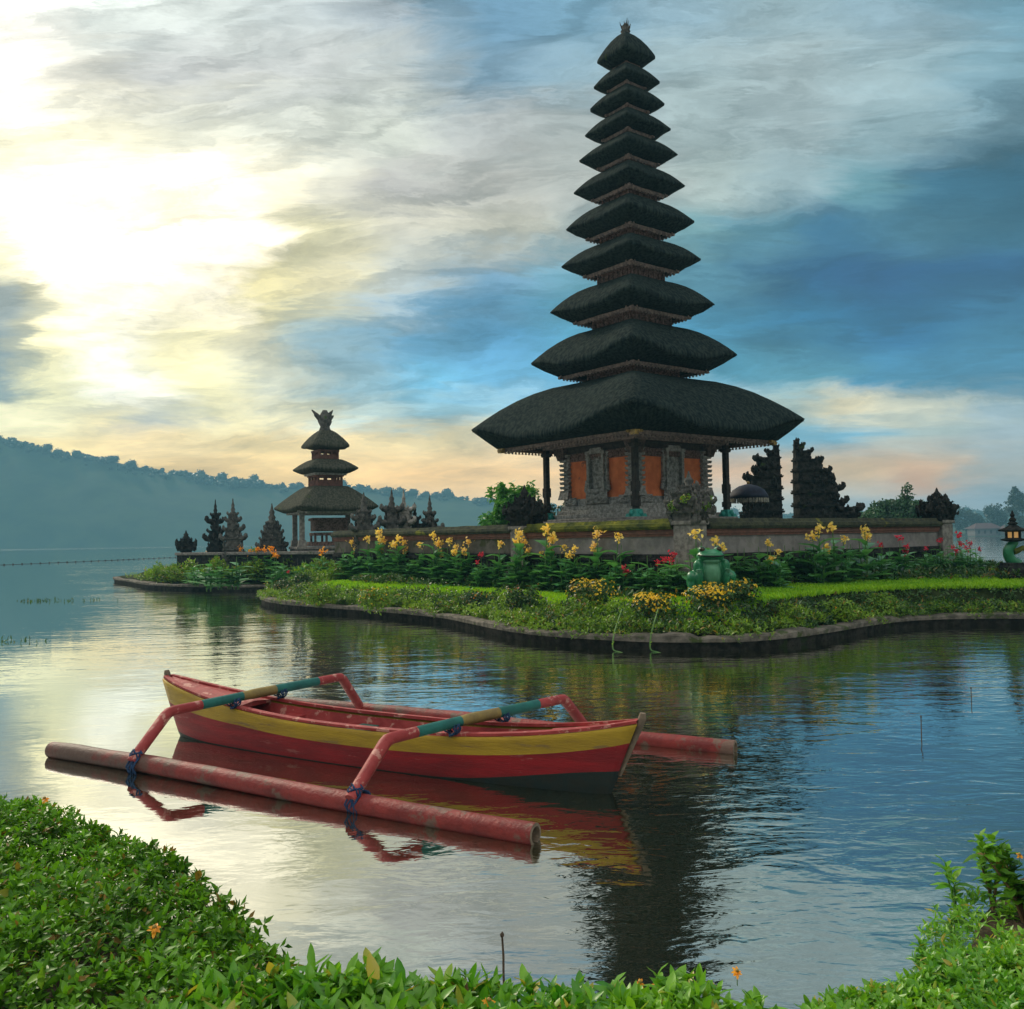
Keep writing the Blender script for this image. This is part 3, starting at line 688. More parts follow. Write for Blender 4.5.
for i in range(4):
    a = -math.pi/4 + i*math.pi/2; zc = Z_T+1.55
    n_ = MB()
    for s_ in (-1, 1):
        n_.box((math.cos(a)*(SB+.09)-math.sin(a)*s_*.36, math.sin(a)*(SB+.09)+math.cos(a)*s_*.36, zc), (.09, .055, .62), a)
        n_.box((math.cos(a)*(SB+.05)-math.sin(a)*s_*.46, math.sin(a)*(SB+.05)+math.cos(a)*s_*.46, zc-.05), (.05, .05, .55), a)
        # stepped scrolls beside the frame
        for k in range(4):
            n_.ball((math.cos(a)*(SB+.08)-math.sin(a)*s_*(.56-.02*k), math.sin(a)*(SB+.08)+math.cos(a)*s_*(.56-.02*k), zc-.58+k*.09), (.07, .09-.01*k, .07), 0, 8, 6)
        for k in range(3): n_.ball((math.cos(a)*(SB+.07)-math.sin(a)*s_*(.50), math.sin(a)*(SB+.07)+math.cos(a)*s_*.50, zc+.46+k*.08), (.06, .07-.01*k, .05), 0, 8, 6)
    n_.box((math.cos(a)*(SB+.10), math.sin(a)*(SB+.10), zc+.66), (.10, .47, .05), a); n_.box((math.cos(a)*(SB+.08), math.sin(a)*(SB+.08), zc+.76), (.08, .33, .05), a, 0, .8)
    n_.box((math.cos(a)*(SB+.11), math.sin(a)*(SB+.11), zc-.62), (.11, .48, .05), a)
    fr = n_.build('niche_frame', M['carved_stone'], tower, .012)
    rp = MB(); vs, fs = relief(.62, 1.2, i*7.3+1); rp.add(place_face(vs, a, SB+.03, 0, zc), fs, 0, True); rp.build('relief_carving', M['carved_stone'], fr)
    pd = MB(); vs, fs = relief(1.05, .42, i*3.1+20, 40, 18, .16); rp2 = place_face(vs, a, SB+.13, 0, Z_T+.70); pd.add(rp2, fs, 0, True)
    pd.build('scroll_pedestal', M['carved_stone'], tower)
    for s_ in (-1, 1):
        pd = MB(); vs, fs = relief(.55, .28, i*2.1+s_+40, 24, 14, .12); pd.add(place_face(vs, a, SB+.10, s_*1.30, Z_T+.60), fs, 0, True); pd.build('corner_scroll', M['carved_stone'], tower)
    # upper garland below the cornice
    gl_ = MB(); vs, fs = relief(2*SB-.5, .30, i*5+60, 60, 10, .12); gl_.add(place_face(vs, a, SB+.03, 0, ZW1-.45), fs, 0, True); gl_.build('frieze', M['neck_carving'], tower)
# posts
PR = mr_(89)
for i in range(4):
    a = i*math.pi/2; x, y = math.cos(a)*PR, math.sin(a)*PR
    po = MB(); po.box((x, y, (Z_T+.22+ZF)/2), (.085, .085, (ZF-Z_T-.22)/2), math.pi/4); po.box((x, y, Z_T+.95), (.11, .11, .16), math.pi/4); po.box((x, y, ZF-.22), (.12, .12, .06), math.pi/4, 0, 1.3); po.box((x, y, Z_T+.42), (.115, .115, .09), math.pi/4)
    pp = po.build('post', M['dark_wood'], tower, .01)
    ft = MB(); ft.box((x, y, Z_T+.05), (.24, .24, .05), math.pi/4, 0, .9); ft.box((x, y, Z_T+.16), (.17, .17, .08), math.pi/4, 0, .8)
    for s_ in range(4): ft.ball((x+math.cos(s_*1.57+.78)*.2, y+math.sin(s_*1.57+.78)*.2, Z_T+.10), (.09, .09, .10), 0, 8, 6)
    ft.build('plinth', M['teal_paint'], pp)
# beams under the eaves
bm_ = MB()
for i in range(4):
    a = math.pi/4+i*math.pi/2; d_ = PR*.7071; bm_.box((math.cos(a)*d_, math.sin(a)*d_, ZF+.03), (.07, d_+.1-.004*(i % 2), .07), a)
    for j in range(-7, 8): bm_.box((math.cos(a)*(d_*.9)-math.sin(a)*j*.42, math.sin(a)*(d_*.9)+math.cos(a)*j*.42, ZF+.12), (d_*.38, .03, .03), a)
for i in range(4):                                   # carved brackets
    a = i*math.pi/2
    for s_ in (-1, 1):
        b_ = a + s_*math.pi/4*0
        bm_.box((math.cos(a)*(RB+.05), math.sin(a)*(RB+.05), ZF-.22), (.16, .16, .20), math.pi/4, 0, 1.6)
bm_.build('eave_beams', M['eave_wood'], tower)
SAG = [.10, .09, .07, .055, .045, .035, .03, .03, .03, .03]
for k, (rt, yt, rf, yf, rs_, ys_, rn) in enumerate(TI):
    nxt_z = mz(TI[k+1][3]) if k < 9 else mz(69)
    o = thatch(mr_(rs_), mz(ys_), mr_(rt), mz(yt), mr_(rf), mz(yf), mr_(rn), k*3.7, ex=1.70-.04*k, sag=SAG[k]).build('thatched_roof', M['thatch'], tower)
    eave(mr_(rf), mz(yf), .26 if k == 0 else .17-.006*k, k < 7, .15).build('eave_board', M['eave_wood'], o)
    corner_ornaments(mr_(rf), mz(yf)+.05, .20 if k == 0 else .11-.006*k, 'gilt' if k == 0 else 'eave_wood', o)
    straw(mr_(rt), mz(yt), SAG[k]*mr_(rt), mr_(rf), mz(yf), k, o)
    neck(mr_(rn), mz(ys_)-.30, nxt_z+.12).build('neck_box', M['neck_carving'], o)
o = thatch(0, 0, mr_(29.5), mz(59.3), mr_(12), mz(68.8), mr_(10), 41, top=mz(33)).build('thatched_roof', M['thatch'], tower)
eave(mr_(12), mz(68.8), .08, False).build('eave_board', M['eave_wood'], o)
flower_finial(mz(35), .36, seed=3).build('finial', M['grey_stone'], tower)

# ------------------------------------------------------------------ small three-tier pagoda
SD_ = 43.0; p0 = W(326, 548, SD_); ROT2 = math.atan(-(326-512)/900)+R_(9)
def sz_(y): return W(326, y, SD_).z
def sr(px): return px/900*SD_
small = empty('pagoda_shrine', (p0.x, p0.y, 0), ROT2, 'small shrine with three grey thatched roofs and a tufted top on open posts', 'temple')
ZB = sz_(547)
q = MB(); s_ = sr(33)*.95
q.box((0, 0, (ZB-.9)/2+.2), (s_*1.02, s_*1.02, (ZB-.9)/2+.25), math.pi/4*0+.0); q.box((0, 0, ZB-.35), (s_, s_, .3), 0); q.box((0, 0, ZB-.02), (s_*1.04, s_*1.04, .06), 0)
q.build('platform', M['stone'], small, .02)
for x in (-1, 1):
    for y in (-1, 1):
        q = MB(); q.box((x*s_*.86, y*s_*.86, (ZB+sz_(512))/2), (.11, .11, (sz_(512)-ZB)/2)); q.box((x*s_*.86, y*s_*.86, ZB+.18), (.2, .2, .16), 0, 0, .8); q.build('post', M['stone'], small)
q = MB(); za = sz_(512)
for i in range(4):
    a = i*math.pi/2; q.box((math.cos(a)*s_*.9, math.sin(a)*s_*.9, za+.02), (.1, s_*1.0, .09), a)
q.build('eave_beams', M['carved_stone'], small)
q = MB()     # altar inside
q.box((.15, 0, ZB+.16), (s_*.62, s_*.6, .10)); q.box((.15, 0, ZB+.62), (s_*.55, s_*.5, .07)); q.box((.15, 0, ZB+1.02), (s_*.52, s_*.45, .26)); q.box((.15, 0, ZB+1.32), (s_*.58, s_*.5, .06))
for x in (-1, -.3, .4, 1):
    for y in (-1, 1): q.box((.15+x*s_*.5, y*s_*.44, ZB+.4), (.05, .05, .22))
q.build('altar', M['neck_carving'], small, .01)
tt = [(48.5,507,37,514,19,486,15.5),(30.5,468.5,20,475.5,14,459.5,12)]
for k, (rt, yt, rf, yf, rs_, ys_, rn) in enumerate(tt):
    # here the square faces the viewer more squarely: half-diagonals from half-widths
    f_ = 1.16
    o = thatch(sr(rs_)*f_, sz_(ys_), sr(rt)*f_, sz_(yt), sr(rf)*f_, sz_(yf), sr(rn)*f_, 70+k, ex=1.25).build('thatched_roof', M['thatch_grey'], small)
    o.rotation_euler.z = math.pi/4+R_(12)
    e_ = eave(sr(rf)*f_, sz_(yf), .16, False).build('eave_board', M['carved_stone'], o)
    nx_z = sz_([475.5, 451][k]); nk_ = MB(); rr = sr(rn)*f_*.7071; z0, z1 = sz_(ys_)-.1, nx_z
    nk_.box((0, 0, z0+(z1-z0)*.3), (rr, rr, (z1-z0)*.3), math.pi/4); nk_.box((0, 0, z1-.03), (rr*1.1, rr*1.1, .05), math.pi/4)
    for i in range(4):
        for j in (-1, -.33, .33):
            a = math.pi/4+i*math.pi/2; nk_.box((math.cos(a)*rr*.95-math.sin(a)*rr*j*.95, math.sin(a)*rr*.95+math.cos(a)*rr*j*.95, (z0+z1)/2), (.05, .05, (z1-z0)/2-.02), a)
    nk_.build('open_gallery', M['brick'], o)
o = thatch(0, 0, sr(22.5)*f_, sz_(446), sr(12)*f_, sz_(450.5), sr(10), 75, top=sz_(429)).build('thatched_roof', M['thatch_grey'], small)
o.rotation_euler.z = math.pi/4+R_(12)
ff = MB(); zt = sz_(431)
ff.lathe([(.34, -.1), (.22, .2), (.34, .45), (.25, .75), (.1, 1.0)], (0, 0, zt), 8)
for dx_, h_, w_ in ((-.62, 1.0, .07), (-.5, .75, .08), (.3, .95, .09), (.42, .75, .08), (.05, .6, .08), (.38, 1.02, .06), (-.2, .5, .08), (.15, .8, .07)):
    ff.tube([(dx_*.2, 0, zt+.4), (dx_*.6, 0, zt+.3+h_*.45), (dx_, 0, zt+h_)], [w_*1.6, w_*1.5, w_*.4], 6)
ff.build('tufted_finial', M['grey_stone'], small)

# ------------------------------------------------------------------ compound walls
C0 = W(690, 520, 22.0); DL = Vector((-.607, .794, 0)); DR = Vector((.794, .607, 0))
ZC = 2.62
def on_wall(px, d, off=0.0):
    """point of the wall line (origin C0, direction d) on the bearing of a pixel column"""
    v = ray(px, 530); bx = v.x/v.y; t_ = (bx*C0.y - C0.x)/(d.x - bx*d.y)
    n_ = Vector((-d.y, d.x, 0)); n_ = n_ if n_.y < 0 else -n_
    p = C0 + d*t_ + n_*off; return Vector((p.x, p.y, 0)), t_
def wall_run(name, d, t0, t1, label, moss):
    root = empty(name, (C0.x+d.x*t0, C0.y+d.y*t0, 0), math.atan2(d.y, d.x), label, 'wall')
    L = (t1-t0)/2; n_ = -1 if d.x > 0 else 1      # local side that faces the water
    a = MB(); a.box((L, 0, ZC-.66), (L, .16, .24)); a.build('plaster_panel', M['plaster' if moss != 2 else 'old_plaster'], root)
    a = MB(); a.box((L, 0, ZC-.33), (L, .23, .055)); a.box((L, 0, ZC-.41), (L, .20, .035)); a.build('red_band', M['brick'], root, .01)
    # mossy coping with an uneven top
    a = MB(); n2 = int(L*2/.25); vs = []
    for i in range(n2+1):
        x = i/n2*2*L; j = mn.noise(Vector((x*1.7, moss, 0)))*.03
        for y, z in ((-.30, ZC-.27), (-.34, ZC-.20+j*.5), (-.33, ZC-.12), (-.24, ZC-.10), (-.2, ZC-.01+j), (.2, ZC-.01+j), (.24, ZC-.10), (.33, ZC-.12), (.34, ZC-.20+j*.5), (.30, ZC-.27)): vs.append((x, y, z))
    a.add(vs, [(i*10+j, (i+1)*10+j, (i+1)*10+(j+1) % 10, i*10+(j+1) % 10) for i in range(n2) for j in range(10)], 0, False)
    a.add(vs[:10], [tuple(range(10))]); a.add(vs[-10:], [tuple(range(9, -1, -1))])
    a.build('coping', M['moss' if moss == 1 else 'moss_coping'], root)
    a = MB(); a.box((L, 0, ZC-.94), (L, .22, .05)); a.box((L, 0, ZC-1.03), (L, .28, .05)); a.box((L, 0, ZC-1.24), (L, .20, .18)); a.box((L, 0, ZC-1.6), (L, .26, .18)); a.box((L, 0, ZC-1.95), (L, .34, .18)); a.build('plinth', M['dark_stone'], root, .02)
    return root
_, tA = on_wall(525, DL); _, tB = on_wall(338, DL); _, tC = on_wall(938, DR)
wall_run('garden_wall', DL, .35, tA-.3, 'mossy yellow-green coped wall with pale plaster between the two carved pillars before the tower', 1)
wall_run('garden_wall', DL, tA+.3, tB, 'dim weathered wall behind the yellow cannas, running from a pillar towards the small pagoda', 2)
wall_run('garden_wall', DR, .35, tC-.3, 'long pale wall with dark coping behind the green frog and red cannas', 3)

def horn(mb, base, out_, up_, s_, mi=0):
    o_ = Vector(out_).normalized(); base = Vector(base); u_ = Vector((0, 0, up_))
    mb.tube([base, base+o_*s_*.45+u_*s_*.08, base+o_*s_*.72+u_*s_*.36, base+o_*s_*.70+u_*s_*.68, base+o_*s_*.56+u_*s_*.82], [s_*.40, s_*.36, s_*.30, s_*.20, s_*.08], 6, mi)
def flame(mb, c, o_, s_):
    c = Vector(c); o_ = Vector((o_[0], o_[1], 0))
    mb.tube([c-Vector((0, 0, s_*.9)), c+o_*s_*.35, c+o_*s_*.62+Vector((0, 0, s_*.75)), c+o_*s_*.35+Vector((0, 0, s_*1.5))], [s_*.45, s_*.72, s_*.45, s_*.06], 5, 0, True, False)
def carved(mb, levels, depth=.8, seed=0, split=0, horns=True, knobs=1.0):
    """stacked carved masonry. levels: (z0, z1, halfwidth). split +1/-1: one side is a sheer face at x = 0"""
    r_ = random.Random(seed)
    for k, (z0, z1, w) in enumerate(levels):
        dp = w*depth if not split else min(w, .75)*depth
        cx = 0 if not split else split*w; hw = w if split else w
        h = (z1-z0)/2
        mb.box((cx, 0, z0+h), (hw*.92, dp*.92, h)); mb.box((cx+(split*.04*w), 0, z1-h*.18), (hw*1.04, dp*1.06, h*.16), 0, 0, 1.04); mb.box((cx, 0, z0+h*.18), (hw*1.0, dp*1.0, h*.15))
        sides = (-1, 1) if not split else (split,)
        for sx in sides:
            xe = cx+sx*hw
            if horns:
                for sy in (-1, 1): horn(mb, (xe*.96, sy*dp*.85, z1-h*.3), (sx, sy*.45, 0), 1, min(h*1.05, .33)*r_.uniform(.75, 1.2))
                horn(mb, (xe*.98, 0, z1-h*.25), (sx, 0, 0), 1, min(h*1.15, .38)*r_.uniform(.8, 1.2))
            for q_ in range(int(8*knobs)):
                s2 = r_.uniform(.07, .17)*min(1, w+.4); flame(mb, (xe*r_.uniform(.90, 1.02), r_.uniform(-1, 1)*dp, r_.uniform(z0, z1)), (sx, r_.uniform(-.5, .5)), s2)
        for q_ in range(int(7*knobs*max(.4, w))):
            s2 = r_.uniform(.05, .12); flame(mb, (cx+r_.uniform(-1, 1)*hw*.9, -dp*r_.uniform(.92, 1.0), r_.uniform(z0, z1)), (r_.uniform(-.5, .5), -1), s2)
def carved_thing(name, px, D, z0, y_top, wpx, label, cat, m='dark_stone', seed=0, split=0, prof=None, group=None, rz=None, depth=.8, spire=.30, horns=True):
    """a carved stone piece standing at a bearing; prof: fractions (height, halfwidth)"""
    p = W(px, 530, D); zt = W(px, y_top, D).z; Hh = zt-z0; w = wpx/900*D/2*(2 if split else 1)
    root = empty(name, (p.x, p.y, 0), math.atan2(-p.x, p.y) if rz is None else rz, label, cat, group)
    prof = prof or [(.0, 1), (.12, .94), (.24, .84), (.36, .70), (.46, .56), (.56, .44), (.64, .34)]
    body = prof+[(1-spire if not split else 1.0, 0)]
    lv = []
    for k in range(len(prof)):
        a_, b_ = prof[k][0], body[k+1][0]; lv.append((z0+a_*Hh, z0+b_*Hh, max(.05, prof[k][1]*w*(.5 if split else 1)*.9)))
    n1 = max(1, len(lv)//3)
    b0 = MB(); carved(b0, lv[:n1], depth, seed, split, horns=False); b0.build('base', M[m], root)
    b1 = MB(); carved(b1, lv[n1:], depth, seed+1, split, horns=horns); b1.build('carved_body', M[m], root)
    if spire and not split:
        s_ = MB(); r0 = lv[-1][2]*1.0; s_.lathe([(r0, 0), (r0*1.1, .1*spire*Hh), (r0*.6, .16*spire*Hh), (r0*.8, .3*spire*Hh), (r0*.45, .42*spire*Hh), (r0*.6, .55*spire*Hh), (r0*.3, .7*spire*Hh), (.02, spire*Hh)], (0, 0, z0+(1-spire)*Hh-.02), 8)
        s_.build('spire', M[m], root)
    return root
def wall_pillar(px, d, label, h_top, wpx, m, moss=False, seed=0):
    p, _ = on_wall(px, d); D = p.y
    root = empty('wall_pillar', (p.x, p.y, 0), math.atan2(d.y, d.x), label, 'pillar')
    w = wpx/900*D/2*.95
    a = MB(); a.box((0, 0, 1.5), (w*.62, w*.62, .95)); a.box((0, 0, ZC-1.3), (w*.8, w*.8, .09)); a.box((0, 0, ZC-1.55), (w*.9, w*.9, .12)); a.box((0, 0, ZC-.12), (w*.72, w*.72, .05)); a.build('shaft', M['stone'], root, .02)
    zt = W(px, h_top, D).z; Hh = zt-ZC+.05; b_ = MB()
    lv = [(ZC-.08, ZC+.12*Hh, w*.7), (ZC+.10*Hh, ZC+.34*Hh, w*.86), (ZC+.34*Hh, ZC+.5*Hh, w*.66), (ZC+.5*Hh, ZC+.64*Hh, w*.36)]
    carved(b_, lv, 1.0, seed, 0, True, 1.6)
    for a_ in range(8):
        an = a_*math.pi/4; horn(b_, (math.cos(an)*w*.75, math.sin(an)*w*.75, ZC+.22*Hh), (math.cos(an), math.sin(an), 0), 1, w*.48)
    b_.build('carved_crown', M[m], root)
    s_ = MB(); s_.lathe([(w*.3, 0), (w*.36, .06*Hh), (w*.16, .12*Hh), (w*.27, .2*Hh), (w*.12, .28*Hh), (.015, .4*Hh)], (0, 0, zt-.42*Hh), 8); s_.build('spire', M[m], root)
    if moss:
        blobs_ = [((math.cos(k)*w*.8, math.sin(k)*w*.8, ZC+(.25+.12*(j % 2))*Hh), (.2, .2, .13)) for j, k in enumerate((1.2, 2.2, 3.3, 4.0, 4.6, 5.2))]
        V, Fc = crown_geo(blobs_, 1800, .06, .6); npmesh('moss_tuft', V, Fc, M['leaf_cover'], root)
    return root
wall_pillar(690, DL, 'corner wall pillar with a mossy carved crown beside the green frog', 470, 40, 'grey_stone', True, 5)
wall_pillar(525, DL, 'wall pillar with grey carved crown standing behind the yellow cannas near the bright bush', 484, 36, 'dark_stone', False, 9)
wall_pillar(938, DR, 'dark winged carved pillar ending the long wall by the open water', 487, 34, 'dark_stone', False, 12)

# split gate and shrines
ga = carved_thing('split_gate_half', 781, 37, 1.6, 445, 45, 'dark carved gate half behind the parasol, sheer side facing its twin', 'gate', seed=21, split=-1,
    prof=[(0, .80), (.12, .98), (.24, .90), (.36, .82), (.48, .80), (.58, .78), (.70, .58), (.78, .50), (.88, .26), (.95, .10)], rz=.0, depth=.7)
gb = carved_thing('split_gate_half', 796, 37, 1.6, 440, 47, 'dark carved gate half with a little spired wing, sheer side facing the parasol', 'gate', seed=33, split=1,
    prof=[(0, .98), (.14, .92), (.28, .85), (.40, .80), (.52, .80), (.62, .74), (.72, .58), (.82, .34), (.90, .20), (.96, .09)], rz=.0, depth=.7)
wg = MB(); p_ = [(1.6, 2.5, .50), (2.5, 3.0, .42), (3.0, 3.55, .26), (3.55, 4.1, .14)]; t_ = MB(); carved(t_, p_, .8, 50, 0)
t_.lathe([(.12, 0), (.16, .1), (.05, .25), (.09, .33), (.01, .6)], (0, 0, 4.08), 8)
wo = t_.build('wing', M['dark_stone'], gb); wo.location = (1.62, 0, 0)
t_ = MB(); carved(t_, [(1.6, 2.6, .40), (2.6, 3.25, .34)], .8, 55, 0); wo = t_.build('wing_end', M['dark_stone'], gb); wo.location = (2.15, 0, 0)
for px_, D_, yt_, w_, m_, lab, sd in (
    (186, 45, 530, 19, 'dark_stone', 'short dark pillar with a knobbed cap at the tip of the low wall', 61),
    (272, 43.5, 503, 31, 'grey_stone', 'broad mossy carved shrine between the twin spires and the small pagoda', 62)):
    if px_ == 186:
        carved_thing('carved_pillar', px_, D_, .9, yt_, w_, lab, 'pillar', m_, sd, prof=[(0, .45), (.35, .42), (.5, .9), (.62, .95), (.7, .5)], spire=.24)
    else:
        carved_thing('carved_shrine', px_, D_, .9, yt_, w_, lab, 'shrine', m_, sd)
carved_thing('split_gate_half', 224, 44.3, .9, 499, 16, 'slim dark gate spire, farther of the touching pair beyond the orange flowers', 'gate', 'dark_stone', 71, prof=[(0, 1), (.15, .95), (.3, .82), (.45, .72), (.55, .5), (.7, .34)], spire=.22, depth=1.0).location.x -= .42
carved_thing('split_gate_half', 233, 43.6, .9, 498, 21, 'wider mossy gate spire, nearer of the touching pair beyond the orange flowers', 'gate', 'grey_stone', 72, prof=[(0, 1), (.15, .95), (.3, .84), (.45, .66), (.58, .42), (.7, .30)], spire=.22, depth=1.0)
for px_, D_, yt_, w_, m_, lab, sd, pr in (
    (364, 35.5, 492, 18, 'grey_stone', 'stubby pale carved shrine overlapping the small pagoda roof', 81, [(0, .9), (.2, .95), (.42, .9), (.58, .6)]),
    (392, 36, 489, 16, 'grey_stone', 'forked shrine with a pale stone figure at its shoulder', 82, [(0, .95), (.25, .9), (.5, .75), (.7, .6)]),
    (404, 36.4, 489, 17, 'carved_stone', 'pale narrow stone figure on a block behind the far wall', 83, [(0, .95), (.25, .7), (.5, .8), (.7, .42)]),
    (415, 36.8, 502, 14, 'dark_stone', 'small dark spired statue between the pale figure and the pointed shrine', 84, [(0, 1), (.3, .8), (.55, .42)]),
    (430, 37.2, 495, 18, 'grey_stone', 'pointed carved shrine, last of the statues before the bright bush', 85, [(0, 1), (.2, .95), (.42, .7), (.55, .42)])):
    carved_thing('carved_shrine', px_, D_, 1.7, yt_, w_, lab, 'shrine', m_, sd, prof=pr, spire=.32, group='shrines behind the far wall')
# low dark wall in front of the small pagoda
def low_wall(pa, pb_, ztop, zbot, name, label, th=.3):
    a = Vector((pa.x, pa.y, 0)); d = Vector((pb_.x-pa.x, pb_.y-pa.y, 0)); L = d.length/2
    root = empty(name, a, math.atan2(d.y, d.x), label, 'wall')
    k = MB(); k.box((L, 0, (ztop+zbot)/2-.08), (L, th*.7, (ztop-zbot)/2)); k.build('masonry', M['dark_stone'], root, .02)
    k = MB(); k.box((L, 0, ztop-.04), (L+.05, th, .07)); k.build('coping', M['stone'], root, .03)
    return root
low_wall(W(180, 550, 45), W(345, 550, 40), 1.72, .5, 'low_wall', 'low dark wall below the small pagoda and its spires')
# ceremonial parasol
p = W(749, 520, 33.5); zt = W(749, 484, 33.5).z
par = empty('ceremonial_parasol', (p.x, p.y, 0), 0, 'domed navy parasol with a pale fringe standing before the carved gate', 'parasol')
k = MB(); k.lathe([(.02, .54), (.10, .53), (.35, .46), (.58, .32), (.70, .13), (.74, 0.0), (.71, .0), (.55, .26), (.1, .44)], (0, 0, zt-.54), 20); k.build('canopy', M['umbrella_cloth'], par)
k = MB()
for i in range(40):
    a = i/40*2*math.pi; k.box((math.cos(a)*.725, math.sin(a)*.725, zt-.62), (.008, .05 if i % 2 else .035, .08), a)
k.build('fringe', M['white_cloth'], par)
k = MB(); k.tube([(0, 0, 2.0), (0, 0, zt+.05)], .025, 8); k.build('pole', M['dark_wood'], par)
k = MB(); k.ball((0, 0, zt+.05), .06); k.build('knob', M['gilt'], par)

# stone lantern on the lawn
p = W(1014, 560, 24); z0 = W(1014, 578, 24).z
lan = empty('stone_lantern', (p.x, p.y, z0), 0, 'pagoda-topped lantern on a curling green dragon base at the lawn edge', 'lantern')
pxm = 24/900
k = MB(); k.box((0, 0, .17-.2), (.30, .30, .36)); k.box((0, 0, .36), (.26, .26, .05)); k.build('block', M['dark_stone'], lan, .02)
k = MB(); path = [(.10, 0, .36), (-.06, 0, .46), (-.14, 0, .62), (-.13, 0, .78), (-.02, 0, .90), (.03, 0, .98)]
k.tube(cat_rom(path, 4, False), [.15-.002*i for i in range(21)], 10); k.build('curling_body', M['frog_green'], lan)
k = MB()
k.tube(cat_rom([(.0, .0, .70), (.14, 0, .74), (.26, 0, .80), (.34, 0, .74)], 4, False), [.09-.004*i for i in range(13)], 8)
k.ball((.30, 0, .78), (.12, .08, .07)); k.build('curling_head', M['moss'], lan)
k = MB(); k.lathe([(.10, .96), (.30, 1.00), (.32, 1.03), (.10, 1.08)], n=8, sm=False); k.build('tray', M['dark_stone'], lan)
k = MB(); k.lathe([(.14, 1.06), (.16, 1.15), (.14, 1.24)], n=8)
lm = bpy.data.materials.new('lamp_glow'); lm.use_nodes = True; lb = lm.node_tree.nodes['Principled BSDF']; lb.inputs['Base Color'].default_value = (.6, .35, .1, 1); lb.inputs['Emission Color'].default_value = (1, .55, .18, 1); lb.inputs['Emission Strength'].default_value = .30
k.build('lamp', lm, lan)
k = MB()
for i in range(6):
    a = i*math.pi/3; k.box((math.cos(a)*.18, math.sin(a)*.18, 1.15), (.025, .025, .10), a)
k.build('lamp_posts', M['dark_stone'], lan)
k = MB(); k.lathe([(.10, 1.22), (.36, 1.25), (.38, 1.28), (.20, 1.34), (.09, 1.42), (.14, 1.45), (.07, 1.50), (.10, 1.55), (.04, 1.62), (.06, 1.67), (.01, 1.80)], n=8, sm=False); k.build('pagoda_cap', M['dark_stone'], lan)
# ------------------------------------------------------------------ frog statue
def metal_mesh(name, elems, m, parent, vox=.03, sm=6):
    """balls fused into one skin: elems (centre, radii, rotation z)"""
    mb = MB()
    for e in elems:
        c, r = e[0], e[1]; rot = e[2] if len(e) > 2 else None
        t_ = MB(); t_.ball((0, 0, 0), r, 0, 16, 12)
        Mx = Matrix.Translation(c) @ (rot.to_matrix().to_4x4() if rot else Matrix.Identity(4))
        mb.add([Mx @ Vector(v) for v in t_.v], t_.f, 0, True)
    o = mb.build(name, m, parent)
    rm = o.modifiers.new('remesh', 'REMESH'); rm.mode = 'VOXEL'; rm.voxel_size = vox; rm.use_smooth_shade = True
    s_ = o.modifiers.new('smooth', 'SMOOTH'); s_.factor = .6; s_.iterations = sm
    return o
from mathutils import Euler
E = lambda x, y, z: Euler((R_(x), R_(y), R_(z)))
fp = W(710, 590, 19.9); fz = gz1(fp.x, fp.y)
frog = empty('frog_statue', (fp.x, fp.y, W(710, 592, 19.9).z), R_(4), 'glossy green frog statue sitting upright in the flower bed', 'statue')
# faces -Y. total height ~1.0 m
metal_mesh('body', [
    ((0, .02, .46), (.33, .27, .36), E(-12, 0, 0)), ((0, .08, .26), (.37, .32, .26)), ((0, -.06, .74), (.29, .24, .15)), ((0, -.16, .755), (.27, .20, .095)),
    ((-.17, -.06, .87), (.085, .085, .085)), ((.17, -.06, .87), (.085, .085, .085)), ((0, .05, .62), (.27, .22, .2)),
    # hind legs: thigh, knee, foot
    ((-.36, .02, .22), (.13, .25, .19), E(14, 0, -14)), ((.36, .02, .22), (.13, .25, .19), E(14, 0, 14)),
    ((-.41, -.12, .32), (.11, .14, .13)), ((.41, -.12, .32), (.11, .14, .13)),
    ((-.42, -.14, .16), (.085, .10, .16)), ((.42, -.14, .16), (.085, .10, .16)),
    ((-.43, -.24, .045), (.10, .17, .05), E(0, 0, 12)), ((.43, -.24, .045), (.10, .17, .05), E(0, 0, -12)),
    ((-.49, -.36, .035), (.035, .10, .03), E(0, 0, 30)), ((-.41, -.39, .035), (.035, .10, .03)), ((-.34, -.36, .035), (.035, .10, .03), E(0, 0, -20)),
    ((.49, -.36, .035), (.035, .10, .03), E(0, 0, -30)), ((.41, -.39, .035), (.035, .10, .03)), ((.34, -.36, .035), (.035, .10, .03), E(0, 0, 20)),
    # fore legs
    ((-.29, -.14, .52), (.10, .11, .17), E(18, 0, 0)), ((.29, -.14, .52), (.10, .11, .17), E(18, 0, 0)),
    ((-.28, -.24, .30), (.075, .08, .19), E(6, 0, 0)), ((.28, -.24, .30), (.075, .08, .19), E(6, 0, 0)),
    ((-.27, -.29, .10), (.075, .10, .055)), ((.27, -.29, .10), (.075, .10, .055)),
    ((-.31, -.37, .07), (.025, .07, .025), E(0, 0, 20)), ((-.26, -.39, .07), (.025, .07, .025)), ((-.21, -.37, .07), (.025, .07, .025), E(0, 0, -20)),
    ((.31, -.37, .07), (.025, .07, .025), E(0, 0, -20)), ((.26, -.39, .07), (.025, .07, .025)), ((.21, -.37, .07), (.025, .07, .025), E(0, 0, 20)),
    ], M['frog_green'], frog, .018, 5)
metal_mesh('belly', [((0, -.13, .40), (.20, .185, .30), E(-8, 0, 0)), ((0, -.17, .65), (.19, .14, .07))], M['frog_belly'], frog, .02, 4)
k = MB(); k.tube(cat_rom([(-.265, -.13, .775), (-.2, -.28, .755), (0, -.358, .745), (.2, -.28, .755), (.265, -.13, .775)], 5, False), .014, 6); k.build('mouth', M['dark_stone'], frog)
